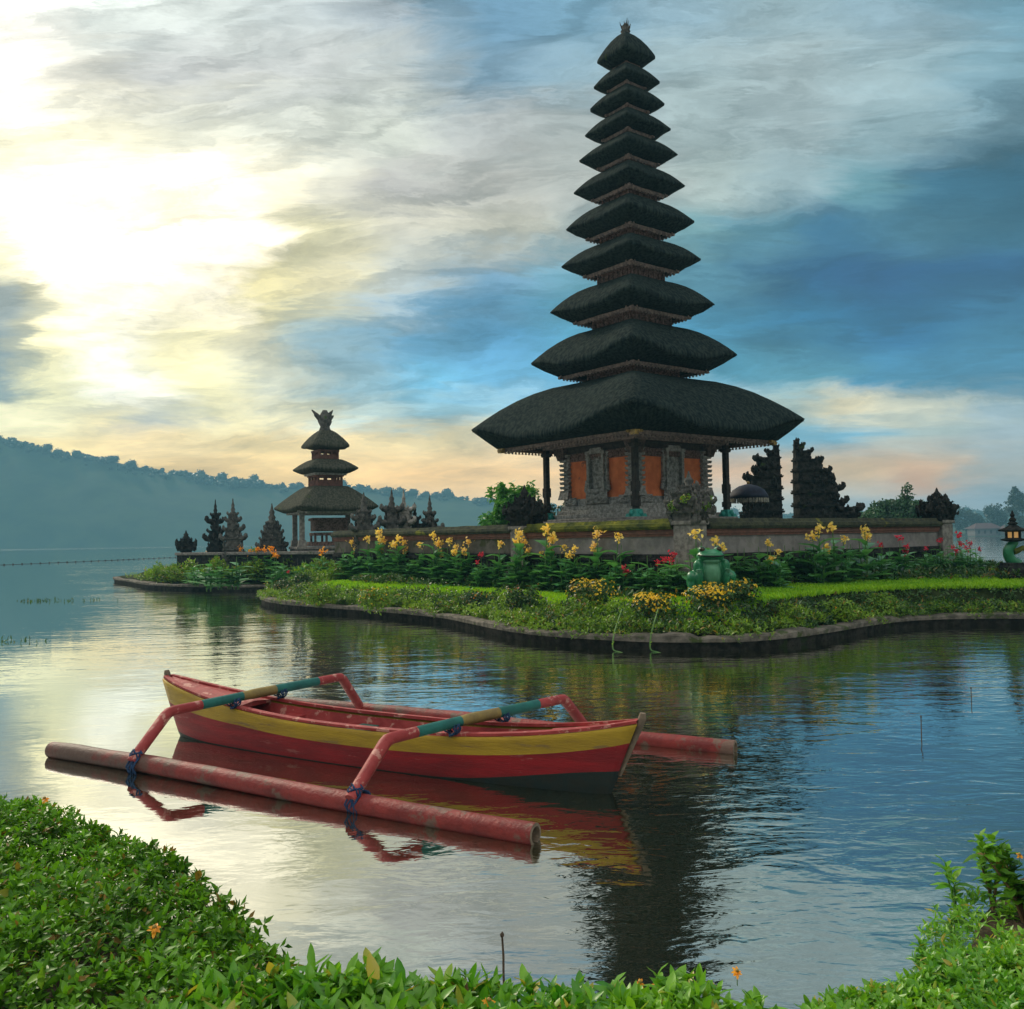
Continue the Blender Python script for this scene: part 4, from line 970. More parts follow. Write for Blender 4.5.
for s_ in (-1, 1):
    k = MB(); k.ball((s_*.175, -.105, .885), .058, 0, 12, 8); k.build('eye', M['frog_eye'], frog)
    k = MB(); k.ball((s_*.30, -.30, .475), (.07, .06, .012), 0, 10, 6); k.ball((s_*.30, -.28, .44), (.05, .045, .05), 0, 10, 6); k.build('cup', M['frog_belly'], frog)

frog.scale = (1.06, 1.06, 1.06)
# ------------------------------------------------------------------ outrigger boat
ST = Vector((-4.05, 10.60, 0)); BW = Vector((1.05, 7.70, 0)); ax = (BW-ST); LB = ax.length; an = math.atan2(ax.y, ax.x)
boat = empty('outrigger_boat', ((ST+BW)/2)[:], an, 'red and yellow wooden outrigger boat afloat on the calm water', 'boat')
Mi = (Matrix.Translation((ST+BW)/2) @ Matrix.Rotation(an, 4, 'Z')).inverted()
def bl(x, y, z): return Mi @ Vector((x, y, z))         # world to boat space
def half(s_):  # half width at the gunwale, s 0 stern tip .. 1 bow tip
    return .345*math.sin(math.pi*min(max(s_, 0), 1)**.92)**.62 if 0 < s_ < 1 else 0
def sheer(s_):
    return .375 + .26*max(0, (.5-s_)/.5)**2.3 + .24*max(0, (s_-.5)/.5)**2.6
NS = 44; rows_n = 9
hull = MB(); inn = MB(); grid = []; gridi = []
NY, NR, NG = 4, 6, 5; levels = [0]*(NY+NR+NG+1)
wf_ = lambda d: 1-.22*d**1.6-.73*d**6   # depth fraction from gunwale to keel, width factor
for i in range(NS+1):
    s_ = i/NS; x = (s_-.5)*LB; w = half(.015+.97*s_); zg = sheer(s_); zk = -.16 + .10*abs(2*s_-1)**7
    row = []
    for side in (1, -1):
        pr = []
        dy_ = min(.8, (.158+.08*max(0, 1-s_*4))/(zg-zk)); dg_ = min(.95, max(dy_+.05, (zg-(.02+.19*float(smooth((s_-.66)/.34))+.05*float(smooth((.15-s_)/.15))))/(zg-zk)))
        ds = list(np.linspace(0, dy_, NY+1)[:-1])+list(np.linspace(dy_, dg_, NR+1)[:-1])+list(np.linspace(dg_, 1, NG+1))
        for d_, f in [(float(q_), wf_(float(q_))) for q_ in ds]:
            z = zg + (zk-zg)*d_
            rake = (-1 if s_ < .5 else 1)*(-.30)*d_*abs(2*s_-1)**10
            pr.append((x+rake, side*w*f, z))
        row.append(pr)
    grid.append(row)
nl = len(levels)
for side in (0, 1):
    vs = [p for r in grid for p in r[side]]
    for i in range(NS):
        for j in range(nl-1):
            f = (i*nl+j, (i+1)*nl+j, (i+1)*nl+j+1, i*nl+j+1)
            mi = 0 if j < NY else (1 if j < NY+NR else 2)
            hull.v += [] ; hull.f.append(tuple(k_+side*len(vs) for k_ in f)); hull.mi.append(mi); hull.sm.append(True)
    hull.v += [tuple(p) for p in vs]
ho = hull.build('hull', [M['yellow_paint'], M['red_paint'], M['dark_bottom']], boat)
sol = ho.modifiers.new('solid', 'SOLIDIFY'); sol.thickness = .025; sol.offset = -1
# inside skin and floor
ins = MB(); vs = []
for i in range(3, NS-2):
    s_ = i/NS; x = (s_-.5)*LB; w = max(.02, half(s_)-.045); zg = sheer(s_)-.02
    vs += [(x, -w, zg), (x, -w*.9, zg-.14), (x, -w*.72, .10), (x, w*.72, .10), (x, w*.9, zg-.14), (x, w, zg)]
k_ = len(vs)//6
ins.add(vs, [(i*6+j, (i+1)*6+j, (i+1)*6+j+1, i*6+j+1) for i in range(k_-1) for j in range(5)], 0, False)
ins.mi = [1 if (i % 5) in (0, 4) else 0 for i in range(len(ins.f))]
ins.build('inner_planking', [M['boat_inside'], M['pink_paint']], boat)
for side in (-1, 1):
    g = MB(); sec = []
    for i in range(NS+1):
        s_ = i/NS; x = (s_-.5)*LB; w = half(.015+.97*s_); zg = sheer(s_)
        sec.append([(x, side*(w+.012), zg+.006), (x, side*(w+.012), zg+.030), (x, side*max(0, w-.050), zg+.034), (x, side*max(0, w-.050), zg+.004)])
    vs = [p for r in sec for p in r]; g.add(vs, [(i*4+j, (i+1)*4+j, (i+1)*4+(j+1) % 4, i*4+(j+1) % 4) for i in range(NS) for j in range(4)], 0)
    g.build('gunwale', M['pink_paint'], boat)
def deck(s0, s1, name, dz=.0, m='pink_paint'):
    g = MB(); vs = []; n_ = 12
    for i in range(n_+1):
        s_ = s0+(s1-s0)*i/n_; w = max(.004, half(.015+.97*s_)-.045); z = sheer(s_)+dz; x = (s_-.5)*LB
        vs += [(x, -w, z), (x, 0, z+.025), (x, w, z), (x, w, z-.03), (x, -w, z-.03)]
    g.add(vs, [(i*5+j, (i+1)*5+j, (i+1)*5+(j+1) % 5, i*5+(j+1) % 5) for i in range(n_) for j in range(5)]); g.add(vs[-5:], [(0, 1, 2, 3, 4)]); g.add(vs[:5], [(4, 3, 2, 1, 0)])
    return g.build(name, M[m], boat)
deck(.012, .235, 'stern_deck', .008); deck(.86, .985, 'bow_deck', -.005)
for s_, m_ in ((.30, 'pink_paint'), (.47, 'blue_green_paint'), (.62, 'pink_paint'), (.80, 'bare_wood')):
    w = half(s_)-.05; g = MB(); g.box(((s_-.5)*LB, 0, sheer(s_)-.11), (.11, w, .014)); g.build('thwart', M[m_], boat, .004)
g = MB()
for y in (-.12, -.03, .07, .15): g.box(((.42-.5)*LB, y, .135), (1.25, .035, .012))
g.build('floor_slats', M['blue_green_paint'], boat)
# stem posts
for s_, e, nm in ((0, -1, 'stern_post'), (1, 1, 'bow_post')):
    x = (s_-.5)*LB; z = sheer(s_); g = MB()
    g.tube([(x-e*(.30*(z-q_)/(z+.06))+e*.012, 0, q_) for q_ in (z*.25, z*.45, z*.7, z-.02)]+[(x+e*.03, 0, z+.05), (x+e*.035, 0, z+.085)], [.02, .024, .028, .034, .036, .026], 6)
    g.build(nm, M['bare_wood'], boat)
# floats
FA0, FA1 = Vector((-4.86, 9.47, .068)), Vector((.11, 6.60, .074))
FB1 = Vector((2.22, 9.15, .06)); FB0 = FB1 + Vector((-4.24, 2.31, 0))*1.34
fo = []
for a, c_, sd in ((FA0, FA1, 1), (FB0, FB1, 5)):
    g = MB(); pts = []; rad = []
    for i in range(41):
        t_ = i/40; p = a.lerp(c_, t_); j = mn.noise(Vector((t_*9, sd, 0)))*.008; p = p+Vector((.02*math.sin(t_*7+sd), .02*math.sin(t_*4+sd), .018*math.sin(t_*5)+j)); pts.append(bl(*p)); rad.append(.084+j*.6)
    g.tube(pts, rad, 18, 0, cap=False)
    # open bamboo end: rim and dark hollow
    for end, dirn in ((0, -1), (-1, 1)):
        c0 = Vector(pts[end]); d_ = (Vector(pts[-1])-Vector(pts[0])).normalized()*dirn
        x_ = d_.cross(Vector((0, 0, 1))).normalized(); y_ = d_.cross(x_); vs = []
        for rr_, dep in ((rad[end], 0), (rad[end]*.72, .004), (rad[end]*.66, -.12), (.001, -.12)):
            for j in range(18):
                t2 = 2*math.pi*j/18; vs.append(c0+(x_*math.cos(t2)+y_*math.sin(t2))*rr_+d_*dep)
        g.add(vs, [(i*18+j, i*18+(j+1) % 18, (i+1)*18+(j+1) % 18, (i+1)*18+j) for i in range(3) for j in range(18)], 1)
    fo.append(g.build('float', [M['float_paint'], M['bare_wood']], boat))
def arm(pts, cols, name='cross_arm'):
    """painted cross arm; cols: (fraction along, material)"""
    P = [Vector(p) for p in pts]; seg = [0]
    for i in range(1, len(P)): seg.append(seg[-1]+(P[i]-P[i-1]).length)
    T = seg[-1]; g = MB(); stops = sorted(set([0, 1]+[s_/T for s_ in seg]+[c for c, _ in cols]+[(s_+dl)/T for s_ in seg[1:-1] for dl in (-.05, .05)]))
    def at(f):
        d_ = f*T
        for i in range(1, len(P)):
            if d_ <= seg[i]+1e-6: return P[i-1].lerp(P[i], (d_-seg[i-1])/(seg[i]-seg[i-1]))
        return P[-1]
    ms = []; 
    for nm in dict.fromkeys(m_ for _, m_ in cols): ms.append(nm)
    pts_ = []
    for f in stops:
        p = at(f)
        for s_ in seg[1:-1]:
            if abs(f*T-s_) < 1e-6: p = at(f-.05/T)*.25+at(f+.05/T)*.25+p*.5
        pts_.append(bl(*p))
    tmp = MB(); tmp.tube(pts_, [.053+.003*math.sin(i) for i in range(len(pts_))], 8)
    g.add(tmp.v, tmp.f, 0, True)
    for i in range(len(stops)-1):
        fm = (stops[i]+stops[i+1])/2; mi = 0
        for c, m_ in cols:
            if fm >= c: mi = ms.index(m_)
        for j in range(8): g.mi[i*8+j] = mi
    g.mi[-2:] = [ms.index(cols[0][1]), ms.index(cols[-1][1])]
    return g.build(name, [M[m_] for m_ in ms], boat)
def lash(p, d, r, turns, name, parent, wid=.10, th=.012, hang=True, up=(0, 0, 1)):
    """rope wound round an arm: p centre (world), d axis"""
    d = Vector(d).normalized(); x_ = d.cross(Vector(up)).normalized(); y_ = d.cross(x_); g = MB(); pts = []
    for i in range(turns*14+1):
        t_ = i/14*2*math.pi; k2 = i/(turns*14)
        o_ = Vector(p)+d*((k2-.5)*wid*1 + .02*math.sin(i*1.7)) + (x_*math.cos(t_)+y_*math.sin(t_))*(r+.003*math.sin(i*2.3)); pts.append(bl(*o_))
    g.tube(pts, th, 5)
    if hang:
        a0 = Vector(p)+y_*-r; g.tube([bl(*a0), bl(*(a0+Vector((.03, -.03, .05)))), bl(*(a0+Vector((.05, -.04, .02))))], th*.8, 5); g.tube([bl(*a0), bl(*(a0+Vector((-.05, -.02, .06))))], th*.8, 5)
    return g.build(name, M['rope_blue'], parent)
def gun_z(p):
    q_ = bl(p.x, p.y, 0); return sheer(q_.x/LB+.5)
armA = [Vector((-1.34, 7.33, .12)), Vector((-1.10, 7.76, .50)), Vector((-.42, 8.42, .53)), Vector((.50, 9.33, .54)), Vector((.76, 9.80, .14))]
armB = [Vector((-3.68, 8.70, .12)), Vector((-3.47, 9.07, .52)), Vector((-2.85, 9.83, .555)), Vector((-2.07, 10.80, .58)), Vector((-1.95, 11.33, .14))]
oA = arm(armA, [(0, 'pink_paint'), (.265, 'blue_green_paint'), (.41, 'dull_yellow_paint'), (.545, 'blue_green_paint'), (.70, 'pink_paint')])
oB = arm(armB, [(0, 'pink_paint'), (.27, 'blue_green_paint'), (.41, 'dull_yellow_paint'), (.53, 'blue_green_paint'), (.70, 'pink_paint')])
fd = (FA1-FA0).normalized()
for P, o_ in ((armA, oA), (armB, oB)):
    a, c_ = P[1], P[3]; da = (c_-a)
    for side in (-1, 1):
        # crossing of the arm over each gunwale
        best = min((i/200 for i in range(201)), key=lambda f: abs((bl(*(a+da*f))).y - side*.30))
        p = a+da*best; lash(p-Vector((0, 0, .035)), da, .062, 5, 'rope_lashing', o_, .08, .009, False)
    t_ = (P[0]-FA0).dot(fd); lash(FA0+fd*t_, fd, .096, 6, 'rope_lashing', o_, .11, .010, True)
    lash(P[0]+(P[1]-P[0]).normalized()*.06, P[1]-P[0], .055, 3, 'rope_lashing', o_, .05, .009, False)
# ------------------------------------------------------------------ trees and bushes behind
def bush(name, blobs, n, L, w, m, label, cat, group=None, stem=None, loc=(0, 0, 0)):
    root = empty(name, loc, 0, label, cat, group)
    V, Fc = crown_geo(blobs, n, L, w); npmesh('foliage', V, Fc, M[m], root)
    if stem:
        k = MB()
        for s_ in stem: k.tube(s_[0], s_[1], 6)
        k.build('stem', M['bark'], root)
    return root
p = W(513, 520, 34.5); rs = random.Random(4)
bl_ = []
for i in range(40):
    a = rs.uniform(-1, 1); zt = W(513, 488+14*abs(a)**1.5, 34.5).z; x = a*1.0+.0
    z = rs.uniform(1.9, zt-.25); bl_.append(((x*(1 if z < 3 else .85), rs.uniform(-.6, .6), z), (.38, .38, .30)))
for i in range(14): bl_.append(((rs.uniform(-.9, .9), rs.uniform(-.4, .4), W(513, rs.uniform(485, 495), 34.5).z-.1), (.12, .12, .26)))
bush('bright_bush', bl_, 10500, .20, .48, 'leaf_bush', 'bright feathery green bush behind the wall between the statues and the tower', 'bush', stem=[([(x, 0, .8), (x*2.2, 0, 2.2), (x*3, 0, 3.2)], [.05, .035, .015]) for x in (-.25, 0, .2, .3)], loc=(p.x, p.y, 0))
p = W(553, 512, 34); bl_ = [((rs.uniform(-.5, .7), rs.uniform(-.4, .4), rs.uniform(2.0, 3.6)), (.3, .3, .25)) for i in range(16)]
bush('dark_bush', bl_, 1800, .16, .42, 'leaf_cover_dark', 'darker bush between the carved wall pillar and a tower post', 'bush', stem=[([(0, 0, .8), (.1, 0, 2.2), (.2, 0, 3.4)], [.05, .035, .015])], loc=(p.x, p.y, 0))
p = W(893, 515, 60); Dt = 60; bl_ = []
for i in range(64):
    a = rs.uniform(-1, 1); top = W(893+30*a, 496.5+15*abs(a-.15)**2, Dt).z; bl_.append(((a*2.1, rs.uniform(-1.2, 1.2), rs.uniform(max(2.4, top-1.5), top-.32)), (.6, .55, .34)))
for x, y in ((907, 487), (906, 490), (905, 494), (910, 496), (904, 498), (907, 500)): q_ = W(x, y, Dt); bl_.append(((q_.x-p.x, 0, q_.z), (.26, .2, .26)))
bush('spreading_tree', bl_, 9500, .26, .5, 'leaf_tree', 'low spreading green tree with one upright sprig beyond the long wall', 'tree', stem=[([(0, 0, 0), (.1, 0, 1.8), (-.9, 0, 3.2)], [.2, .14, .05]), ([(.1, 0, 1.4), (1.2, 0, 3.3)], [.12, .04]), ([(.6, 0, 3.0), (.85, 0, 4.9)], [.05, .02])], loc=(p.x, p.y, 0))
# headland on the far side that those trees stand on
DF = 330.0
hd = MB(); vs = []
for px in range(840, 1500, 12):
    a = W(px, 530, DF)
    for dy, z in ((0, -.6), (6, .5), (30, 2.0), (120, 4.0)): vs.append((a.x*(1+dy/DF), DF+dy, z+mn.noise(Vector((px*.02, dy, 0)))*.5-(1.0 if px < 870 else 0)))
nn = len(vs)//4; hd.add(vs, [(i*4+j, (i+1)*4+j, (i+1)*4+j+1, i*4+j+1) for i in range(nn-1) for j in range(3)], 0, True)
tag(hd.build('headland', M['hill']), 'low wooded headland across the water', None, None, 'structure')
kinds = [(952,506,24),(966,507,20),(938,511,22),(980,512,20),(995,503,20),(1003,508,14),(920,514,20),(905,517,18),(890,519,16),(1040,500,30),(1070,505,26),(1100,498,34)]
wh = {952:'beyond the winged pillar', 966:'rising over the far pale house', 938:'hidden partly by the winged pillar', 980:'just before the tall round tree', 995:'tall and round-headed', 1003:'small, beside the pointed tree', 920:'low, before the winged pillar', 905:'low, behind the spreading tree sprig', 890:'lowest, behind the spreading tree', 1040:'outside the pointed tree', 1070:'wide, farther round the shore', 1100:'broad, farthest round the shore'}
for px, yt, wpx in kinds:
    D_ = DF+12; p = W(px, 525, D_); top = W(px, yt, D_).z; w = wpx/900*D_/2; bl_ = []
    for i in range(16):
        a, b_ = rs.uniform(-1, 1), rs.uniform(-1, 1); zz_ = 1.5+(top-1.5)*(.25+.6*rs.random()); kx = math.sqrt(max(.08, 1-((zz_/top-.5)/.62)**2)); bl_.append(((a*w*.75*kx, b_*w*.5, zz_), (w*.36, w*.36, top*.16)))
    bush('shore_tree', bl_, 1100, .8, .7, 'leaf_far', 'hazy far shore tree, '+wh[px], 'tree', 'trees on the far headland', stem=[([(0, 0, 0), (0, 0, top*.6)], [.35, .2])], loc=(p.x, p.y, 0))
p = W(1017, 520, 290); bl_ = []
for i in range(34):
    f = rs.random()**.8; top = W(1017, 488, 290).z; z = 3.0+(top-3)*f; w = 4.3*(1-f)**.6+.5; bl_.append(((rs.uniform(-1, 1)*w*.7, rs.uniform(-1, 1)*w*.6, z), (w*.34+.3, w*.34+.3, .9)))
bush('pointed_tree', bl_, 3200, .75, .6, 'leaf_far', 'tall pointed tree standing over the far shore', 'tree', stem=[([(0, 0, .3), (0, 0, 11)], [.35, .1])], loc=(p.x, p.y, 0))
def house(px, D, wpx, yt, label, rm):
    p = W(px, 530, D); w = wpx/900*D/2; top = W(px, yt, D).z
    r_ = empty('house', (p.x, p.y, 0), 0, label, 'house')
    k = MB(); k.box((0, 0, top*.33+.2), (w*.86, w*.5, top*.33)); k.build('wall', M['house_wall'], r_)
    k = MB(); zt = top; ze = top*.58
    k.add([(-w, -w*.7, ze), (w, -w*.7, ze), (w, w*.7, ze), (-w, w*.7, ze), (-w*.5, 0, zt), (w*.5, 0, zt)], [(0, 1, 5, 4), (1, 2, 5), (2, 3, 4, 5), (3, 0, 4), (3, 2, 1, 0)]); k.build('roof', M[rm], r_)
    for j in (-.6, -.2, .2, .6):
        k = MB(); k.box((j*w, -w*.5-.02, top*.33), (w*.07, .03, top*.12)); k.build('window', M['dark_wood'], r_)
house(984, 322, 30, 523, 'long low far house with a dull red roof by the water', 'roof_red')
house(1012, 318, 24, 524, 'far house half hidden behind the lantern cap', 'roof_red')

# ------------------------------------------------------------------ the canna bed
def canna(kind, seed, h=1.4):
    """one canna plant, unit height scaled by the caller. kind: petal material or None"""
    r2 = np.random.default_rng(seed); root = empty('canna_plant', (0, 0, 0))
    k = MB(); ns = 3; tops = []
    for i in range(ns):
        a = i*2.1+seed; b0 = Vector((math.cos(a)*.05, math.sin(a)*.05, -.05)); hh = 1.0 if i == 0 else r2.uniform(.6, .88)
        tp = Vector((math.cos(a)*.10*(0 if i == 0 else 1), math.sin(a)*.10*(0 if i == 0 else 1), hh)); k.tube([b0, b0.lerp(tp, .5)+Vector((.01, 0, 0)), tp], [.014, .011, .006], 6); tops.append((b0, tp, hh))
    k.build('stem', M['stem_green'], root)
    P, D, N, L = [], [], [], []
    for i, (b0, tp, hh) in enumerate(tops):
        nl_ = 8 if i == 0 else 6
        for j in range(nl_):
            f = .08+.72*j/nl_; p_ = b0.lerp(tp, f); a = j*2.5+i+r2.uniform(0, .5); up = r2.uniform(.5, 1.2)
            d_ = Vector((math.cos(a), math.sin(a), up)); P.append(p_); D.append(d_); N.append(Vector((-math.cos(a)*up, -math.sin(a)*up, 1))); L.append(r2.uniform(.28, .46)*(1-.35*f))
    L = np.array(L); V, Fc = leaf_geo(P, D, N, L, L*.60, True, .38); npmesh('leaves', V, Fc, M['leaf_canna'], root, True)
    if kind:
        for i, (b0, tp, hh) in enumerate(tops[:2] if seed % 2 else tops[:1]):
            n_ = 26; V, Fc = leaf_geo(np.array(tp)+r2.normal(size=(n_, 3))*[.035, .035, .04]+[0, 0, .01], unit(r2.normal(size=(n_, 3))+[0, 0, .6]), r2.normal(size=(n_, 3)), r2.uniform(.042, .075, n_), r2.uniform(.034, .058, n_), True, .3)
            npmesh('flower_head', V, Fc, M[kind], root)
    return root
protos = {}
def put_canna(kind, x, y, top, label, group, seed, wide=1.0):
    key = (kind, seed % 3)
    z = gz1(x, y); hh = max(.35, top-z)
    if key not in protos: o = canna(kind, 11+seed % 3+({'petal_yellow': 0, 'petal_red': 5, 'petal_orange': 9, 'petal_pale': 12, None: 20}[kind])); protos[key] = o
    else: o = copy_tree(protos[key])
    o.location = (x, y, z); o.rotation_euler.z = seed*1.3; o.scale = (hh*.95*wide, hh*.95*wide, hh)
    tag(o, label, 'plant', group); return o
def bed(px, side, off):
    return on_wall(px, side, off)[0]
ys_list = [(352,543),(368,539),(379,533),(384,542),(392,545),(398,539),(404,543),(420,545),(434,536),(439,546),(450,541),(456,547),(468,543),(500,544),(519,534),(524,543),(541,554),(547,530),(552,541),(564,548),(574,549),(597,535),(618,537)]
mark = ['by the far wall end', 'below the stubby shrine', 'tallest below the forked shrine', 'under the forked shrine', 'below the pale figure', 'beyond the pale figure', 'below the small dark statue', 'before the pointed shrine', 'where the shrines end', 'in the gap after the shrines', 'in the gap before the bush', 'close by the bush', 'at the edge of the bright bush', 'below the bright bush', 'just before the grey wall pillar', 'at the foot of the grey wall pillar', 'low beside the grey wall pillar', 'tallest beside the grey wall pillar', 'after the grey wall pillar', 'under the first tower post', 'below the tower wall edge', 'tall under the orange tower wall', 'tall under the central tower post']
for i, ((px, py), mk) in enumerate(zip(ys_list, mark)):
    q_ = bed(px, DL, 1.1+.55*((i*7) % 3)/2); q_ = on_wall(px, DL, 1.1+.55*((i*7) % 3)/2)[0]
    # keep it on the bearing of its column
    v = ray(px, 545); Dp = q_.y; x_ = v.x/v.y*Dp; put_canna('petal_yellow' if i % 3 else 'petal_pale', x_, Dp, W(px, py, Dp).z, f'yellow canna {mk}', 'yellow cannas before the mossy wall', i)
for i, (px, py, D_, mk) in enumerate([(696,534,20.8,'tall just behind the frog, by the corner pillar'),(716,541,21.2,'peeping over the head of the frog'),(768,543,22.3,'first beyond the frog'),(778,552,21.8,'short, second beyond the frog'),(819,529,23.2,'tall under the second gate half'),(833,528,23.6,'broad-leaved with two blooms under the gate wing'),(844,539,23.6,'small bloom beside the broad-leaved one'),(865,530,24.2,'last before the red ones')]):
    v = ray(px, 545); put_canna('petal_yellow', v.x/v.y*D_, D_, W(px, py, D_).z, f'yellow canna {mk}', 'yellow cannas along the long wall', i+40, 1.15)
for i, (px, py, D_, mk) in enumerate([(477,563,27.5,'low red pair, nearer one'),(481,555,28,'low red pair, taller one'),(623,568,22.5,'smallest, under the tower post'),(657,564,21.5,'first of three by the corner pillar'),(664,560,21.6,'middle of three by the corner pillar'),(673,555,21.8,'tallest of three by the corner pillar'),(881,546,24.5,'beside the last yellow bloom'),(900,539,25.2,'tallest before the pale wall'),(907,547,25,'lower, before the pale wall'),(926,549,26,'before the winged pillar'),(940,541,26.5,'against the winged pillar'),(953,548,26,'beside the winged pillar'),(959,536,26.8,'tallest against the open water'),(961,544,26,'middle height against the water'),(970,544,26.2,'second from the bed end'),(980,550,26,'last of the bed against the water'),(288,572,37,'dwarf red, by the clipped mounds')]):
    v = ray(px, 545); put_canna('petal_red', v.x/v.y*D_, D_, W(px, py, D_).z, f'red canna {mk}', 'red cannas', i+80, 1.1)
for i, (px, py, D_, mk) in enumerate([(208,552,45,'first, by the twin spires'),(218,559,44,'low, below the twin spires'),(226,554,44,'under the wider spire'),(240,549,43,'tall after the spires'),(250,552,42.5,'before the mossy shrine'),(257,550,42,'under the mossy shrine'),(265,550,42,'crowding the mossy shrine'),(271,549.5,41.5,'tallest under the mossy shrine'),(276,556,41,'lower beside the mossy shrine'),(322,552,38,'alone below the small pagoda'),(344,550,37,'by the pagoda corner')]):
    v = ray(px, 545); put_canna('petal_orange', v.x/v.y*D_, D_, W(px, py, D_).z, f'orange canna {mk}', 'orange cannas by the small pagoda', i+120, 1.3)
GL = 'leafy green canna without flowers filling the bed before the wall'
for i in range(84):
    px = 345+i*4.1+rs.uniform(-3, 3); q_ = on_wall(px, DL, rs.uniform(.55, 2.2))[0]; v = ray(px, 545); D_ = q_.y
    put_canna(None, v.x/v.y*D_, D_, W(px, rs.uniform(546, 561)+(px-345)*.03, D_).z, GL, 'flowerless cannas before the mossy wall', i+200, 1.35)
for i in range(62):
    px = 722+i*4.15+rs.uniform(-3, 3); q_ = on_wall(min(px, 960), DR, rs.uniform(.6, 1.9))[0]; v = ray(px, 545); D_ = q_.y
    put_canna(None, v.x/v.y*D_, D_, W(px, rs.uniform(543, 560), D_).z, 'leafy green canna without flowers filling the bed along the long pale wall', 'flowerless cannas along the long wall', i+300, 1.3)
for i in range(26):
    px = rs.uniform(190, 350); D_ = rs.uniform(37, 43); v = ray(px, 545)
    put_canna(None, v.x/v.y*D_, D_, W(px, rs.uniform(556, 566), D_).z, 'leafy green plant without flowers below the low dark wall', 'leafy plants near the small pagoda', i+400, 1.6)

# ------------------------------------------------------------------ flowering mounds in the front bed
def mound(px, py, D, wpx, hpx, fl, nfl, label, m='leaf_cover_dark', fsz=.036, squash=.6):
    v = W(px, py, D); z = gz1(v.x, v.y); w = wpx/900*D/2; hh = hpx/900*D
    root = empty('flowering_shrub', (v.x, v.y, z), 0, label, 'shrub')
    r3 = np.random.default_rng(int(px)); bl2_ = [((r3.uniform(-.5, .5)*w, r3.uniform(-.35, .35)*w, hh*r3.uniform(.3, .62)), (w*.5, w*.42, hh*.42)) for _ in range(9)]
    V, Fc = crown_geo(bl2_, int(900+900*w), .085, .5, r3, .45); npmesh('foliage', V, Fc, M[m], root)
    if nfl:
        dr = unit(r3.normal(size=(nfl, 3))+[0, -.5, .9]); c_ = r3.integers(0, 9, nfl); C_ = np.array([b_[0] for b_ in bl2_])[c_]; Rr = np.array([b_[1] for b_ in bl2_])[c_]
        P = C_+dr*Rr*1.02; V, Fc = sprigs(P, dr, 5, fsz, .8, False, (1.1, 1.4), r3); npmesh('blossoms', V, Fc, M[fl], root)
    return root
mound(590, 607, 20.6, 60, 30, 'petal_gold', 200, 'round yellow-flowered shrub under the tower, clear of the larger ones')
mound(656, 616, 18.9, 62, 30, 'petal_gold', 300, 'wide shrub thick with yellow flowers just before the frog')
mound(708, 620, 18.7, 66, 25, 'petal_gold', 260, 'tallest yellow-flowered shrub at the feet of the frog')
mound(740, 622, 18.8, 40, 24, 'petal_gold', 60, 'darker shrub with few yellow flowers beyond the frog')
mound(835, 612, 19.6, 46, 26, 'petal_orange', 6, 'loose yellowish shrub below the lawn edge with two red dots', 'leaf_cover')
mound(884, 610, 20.6, 40, 24, None, 0, 'low yellow-green shrub under the lawn edge nearing the kerb bend', 'leaf_cover')
mound(376, 603, 24.5, 40, 28, 'petal_gold', 40, 'yellowish shrub with tiny flowers in the middle of the bright lawn edge', 'leaf_cover')
mound(318, 596, 27.5, 36, 22, 'petal_red', 3, 'bushy green shrub with one red flower near the clipped mounds', 'leaf_cover')
mound(478, 606, 23.2, 46, 26, 'petal_orange', 18, 'shrub dotted with small orange flowers along the bed', 'leaf_cover_dark')
mound(525, 612, 21.8, 44, 30, 'petal_red', 5, 'leafy shrub with a few red flowers beside the round yellow one', 'leaf_cover_dark')
mound(283, 594, 32.5, 26, 18, None, 0, 'grey-green clipped mound at the kerb point', 'leaf_cover_dark')
mound(303, 588, 33.5, 26, 20, None, 0, 'second clipped mound just behind the kerb point', 'leaf_cover_dark')
mound(296, 583, 35, 26, 16, None, 0, 'light green rounded mound behind the clipped pair', 'leaf_cover')

# ------------------------------------------------------------------ ground cover and grass
def scatter(bb, n, cond):
    P = np.column_stack([rng.uniform(bb[0], bb[1], n), rng.uniform(bb[2], bb[3], n)]); d = sdist(P, ISL); k = cond(P, d); return P[k], d[k]
def ground_sprigs(P, d, L, nleaf, w, name, m, label, hgt=(0, .12), fine=False, clump=.1):
    z = gz(P, d)+rng.uniform(hgt[0], hgt[1], len(P)) + clump*np.array([max(0, mn.noise(Vector((x*1.1, y*1.1, 7)))) for x, y in P])
    A = rng.normal(size=(len(P), 3))*.3+[0, 0, 1]
    V, Fc = sprigs(np.column_stack([P, z]), A, nleaf, L, w, fine); return tag(npmesh(name, V, Fc, M[m]), label, name.replace('_', ' '), None, 'stuff')
P, d = scatter((-24, 22, 16, 52), 150000, lambda P, d: (d > .16) & (d < np.where(P[:, 0] > 3, .95, 1.85)) & (P[:, 1] < 51) & (rng.random(len(P)) < np.clip(26/P[:, 1], 0, 1)**2))
ground_sprigs(P[:33000], d[:33000], .13, 5, .42, 'ground_cover', 'leaf_cover', 'mixed low leafy ground cover between kerb and lawn', (.0, .20), clump=.42)
P, d = scatter((-20, 22, 16, 52), 90000, lambda P, d: (d > .25) & (d < np.where(P[:, 0] > 3, .98, 1.75)) & (P[:, 1] < 51) & (rng.random(len(P)) < .5))
ground_sprigs(P[:12000], d[:12000], .15, 5, .35, 'undergrowth', 'leaf_cover_dark', 'darker low plants mixed into the front of the garden bed', (.02, .26), clump=.40)
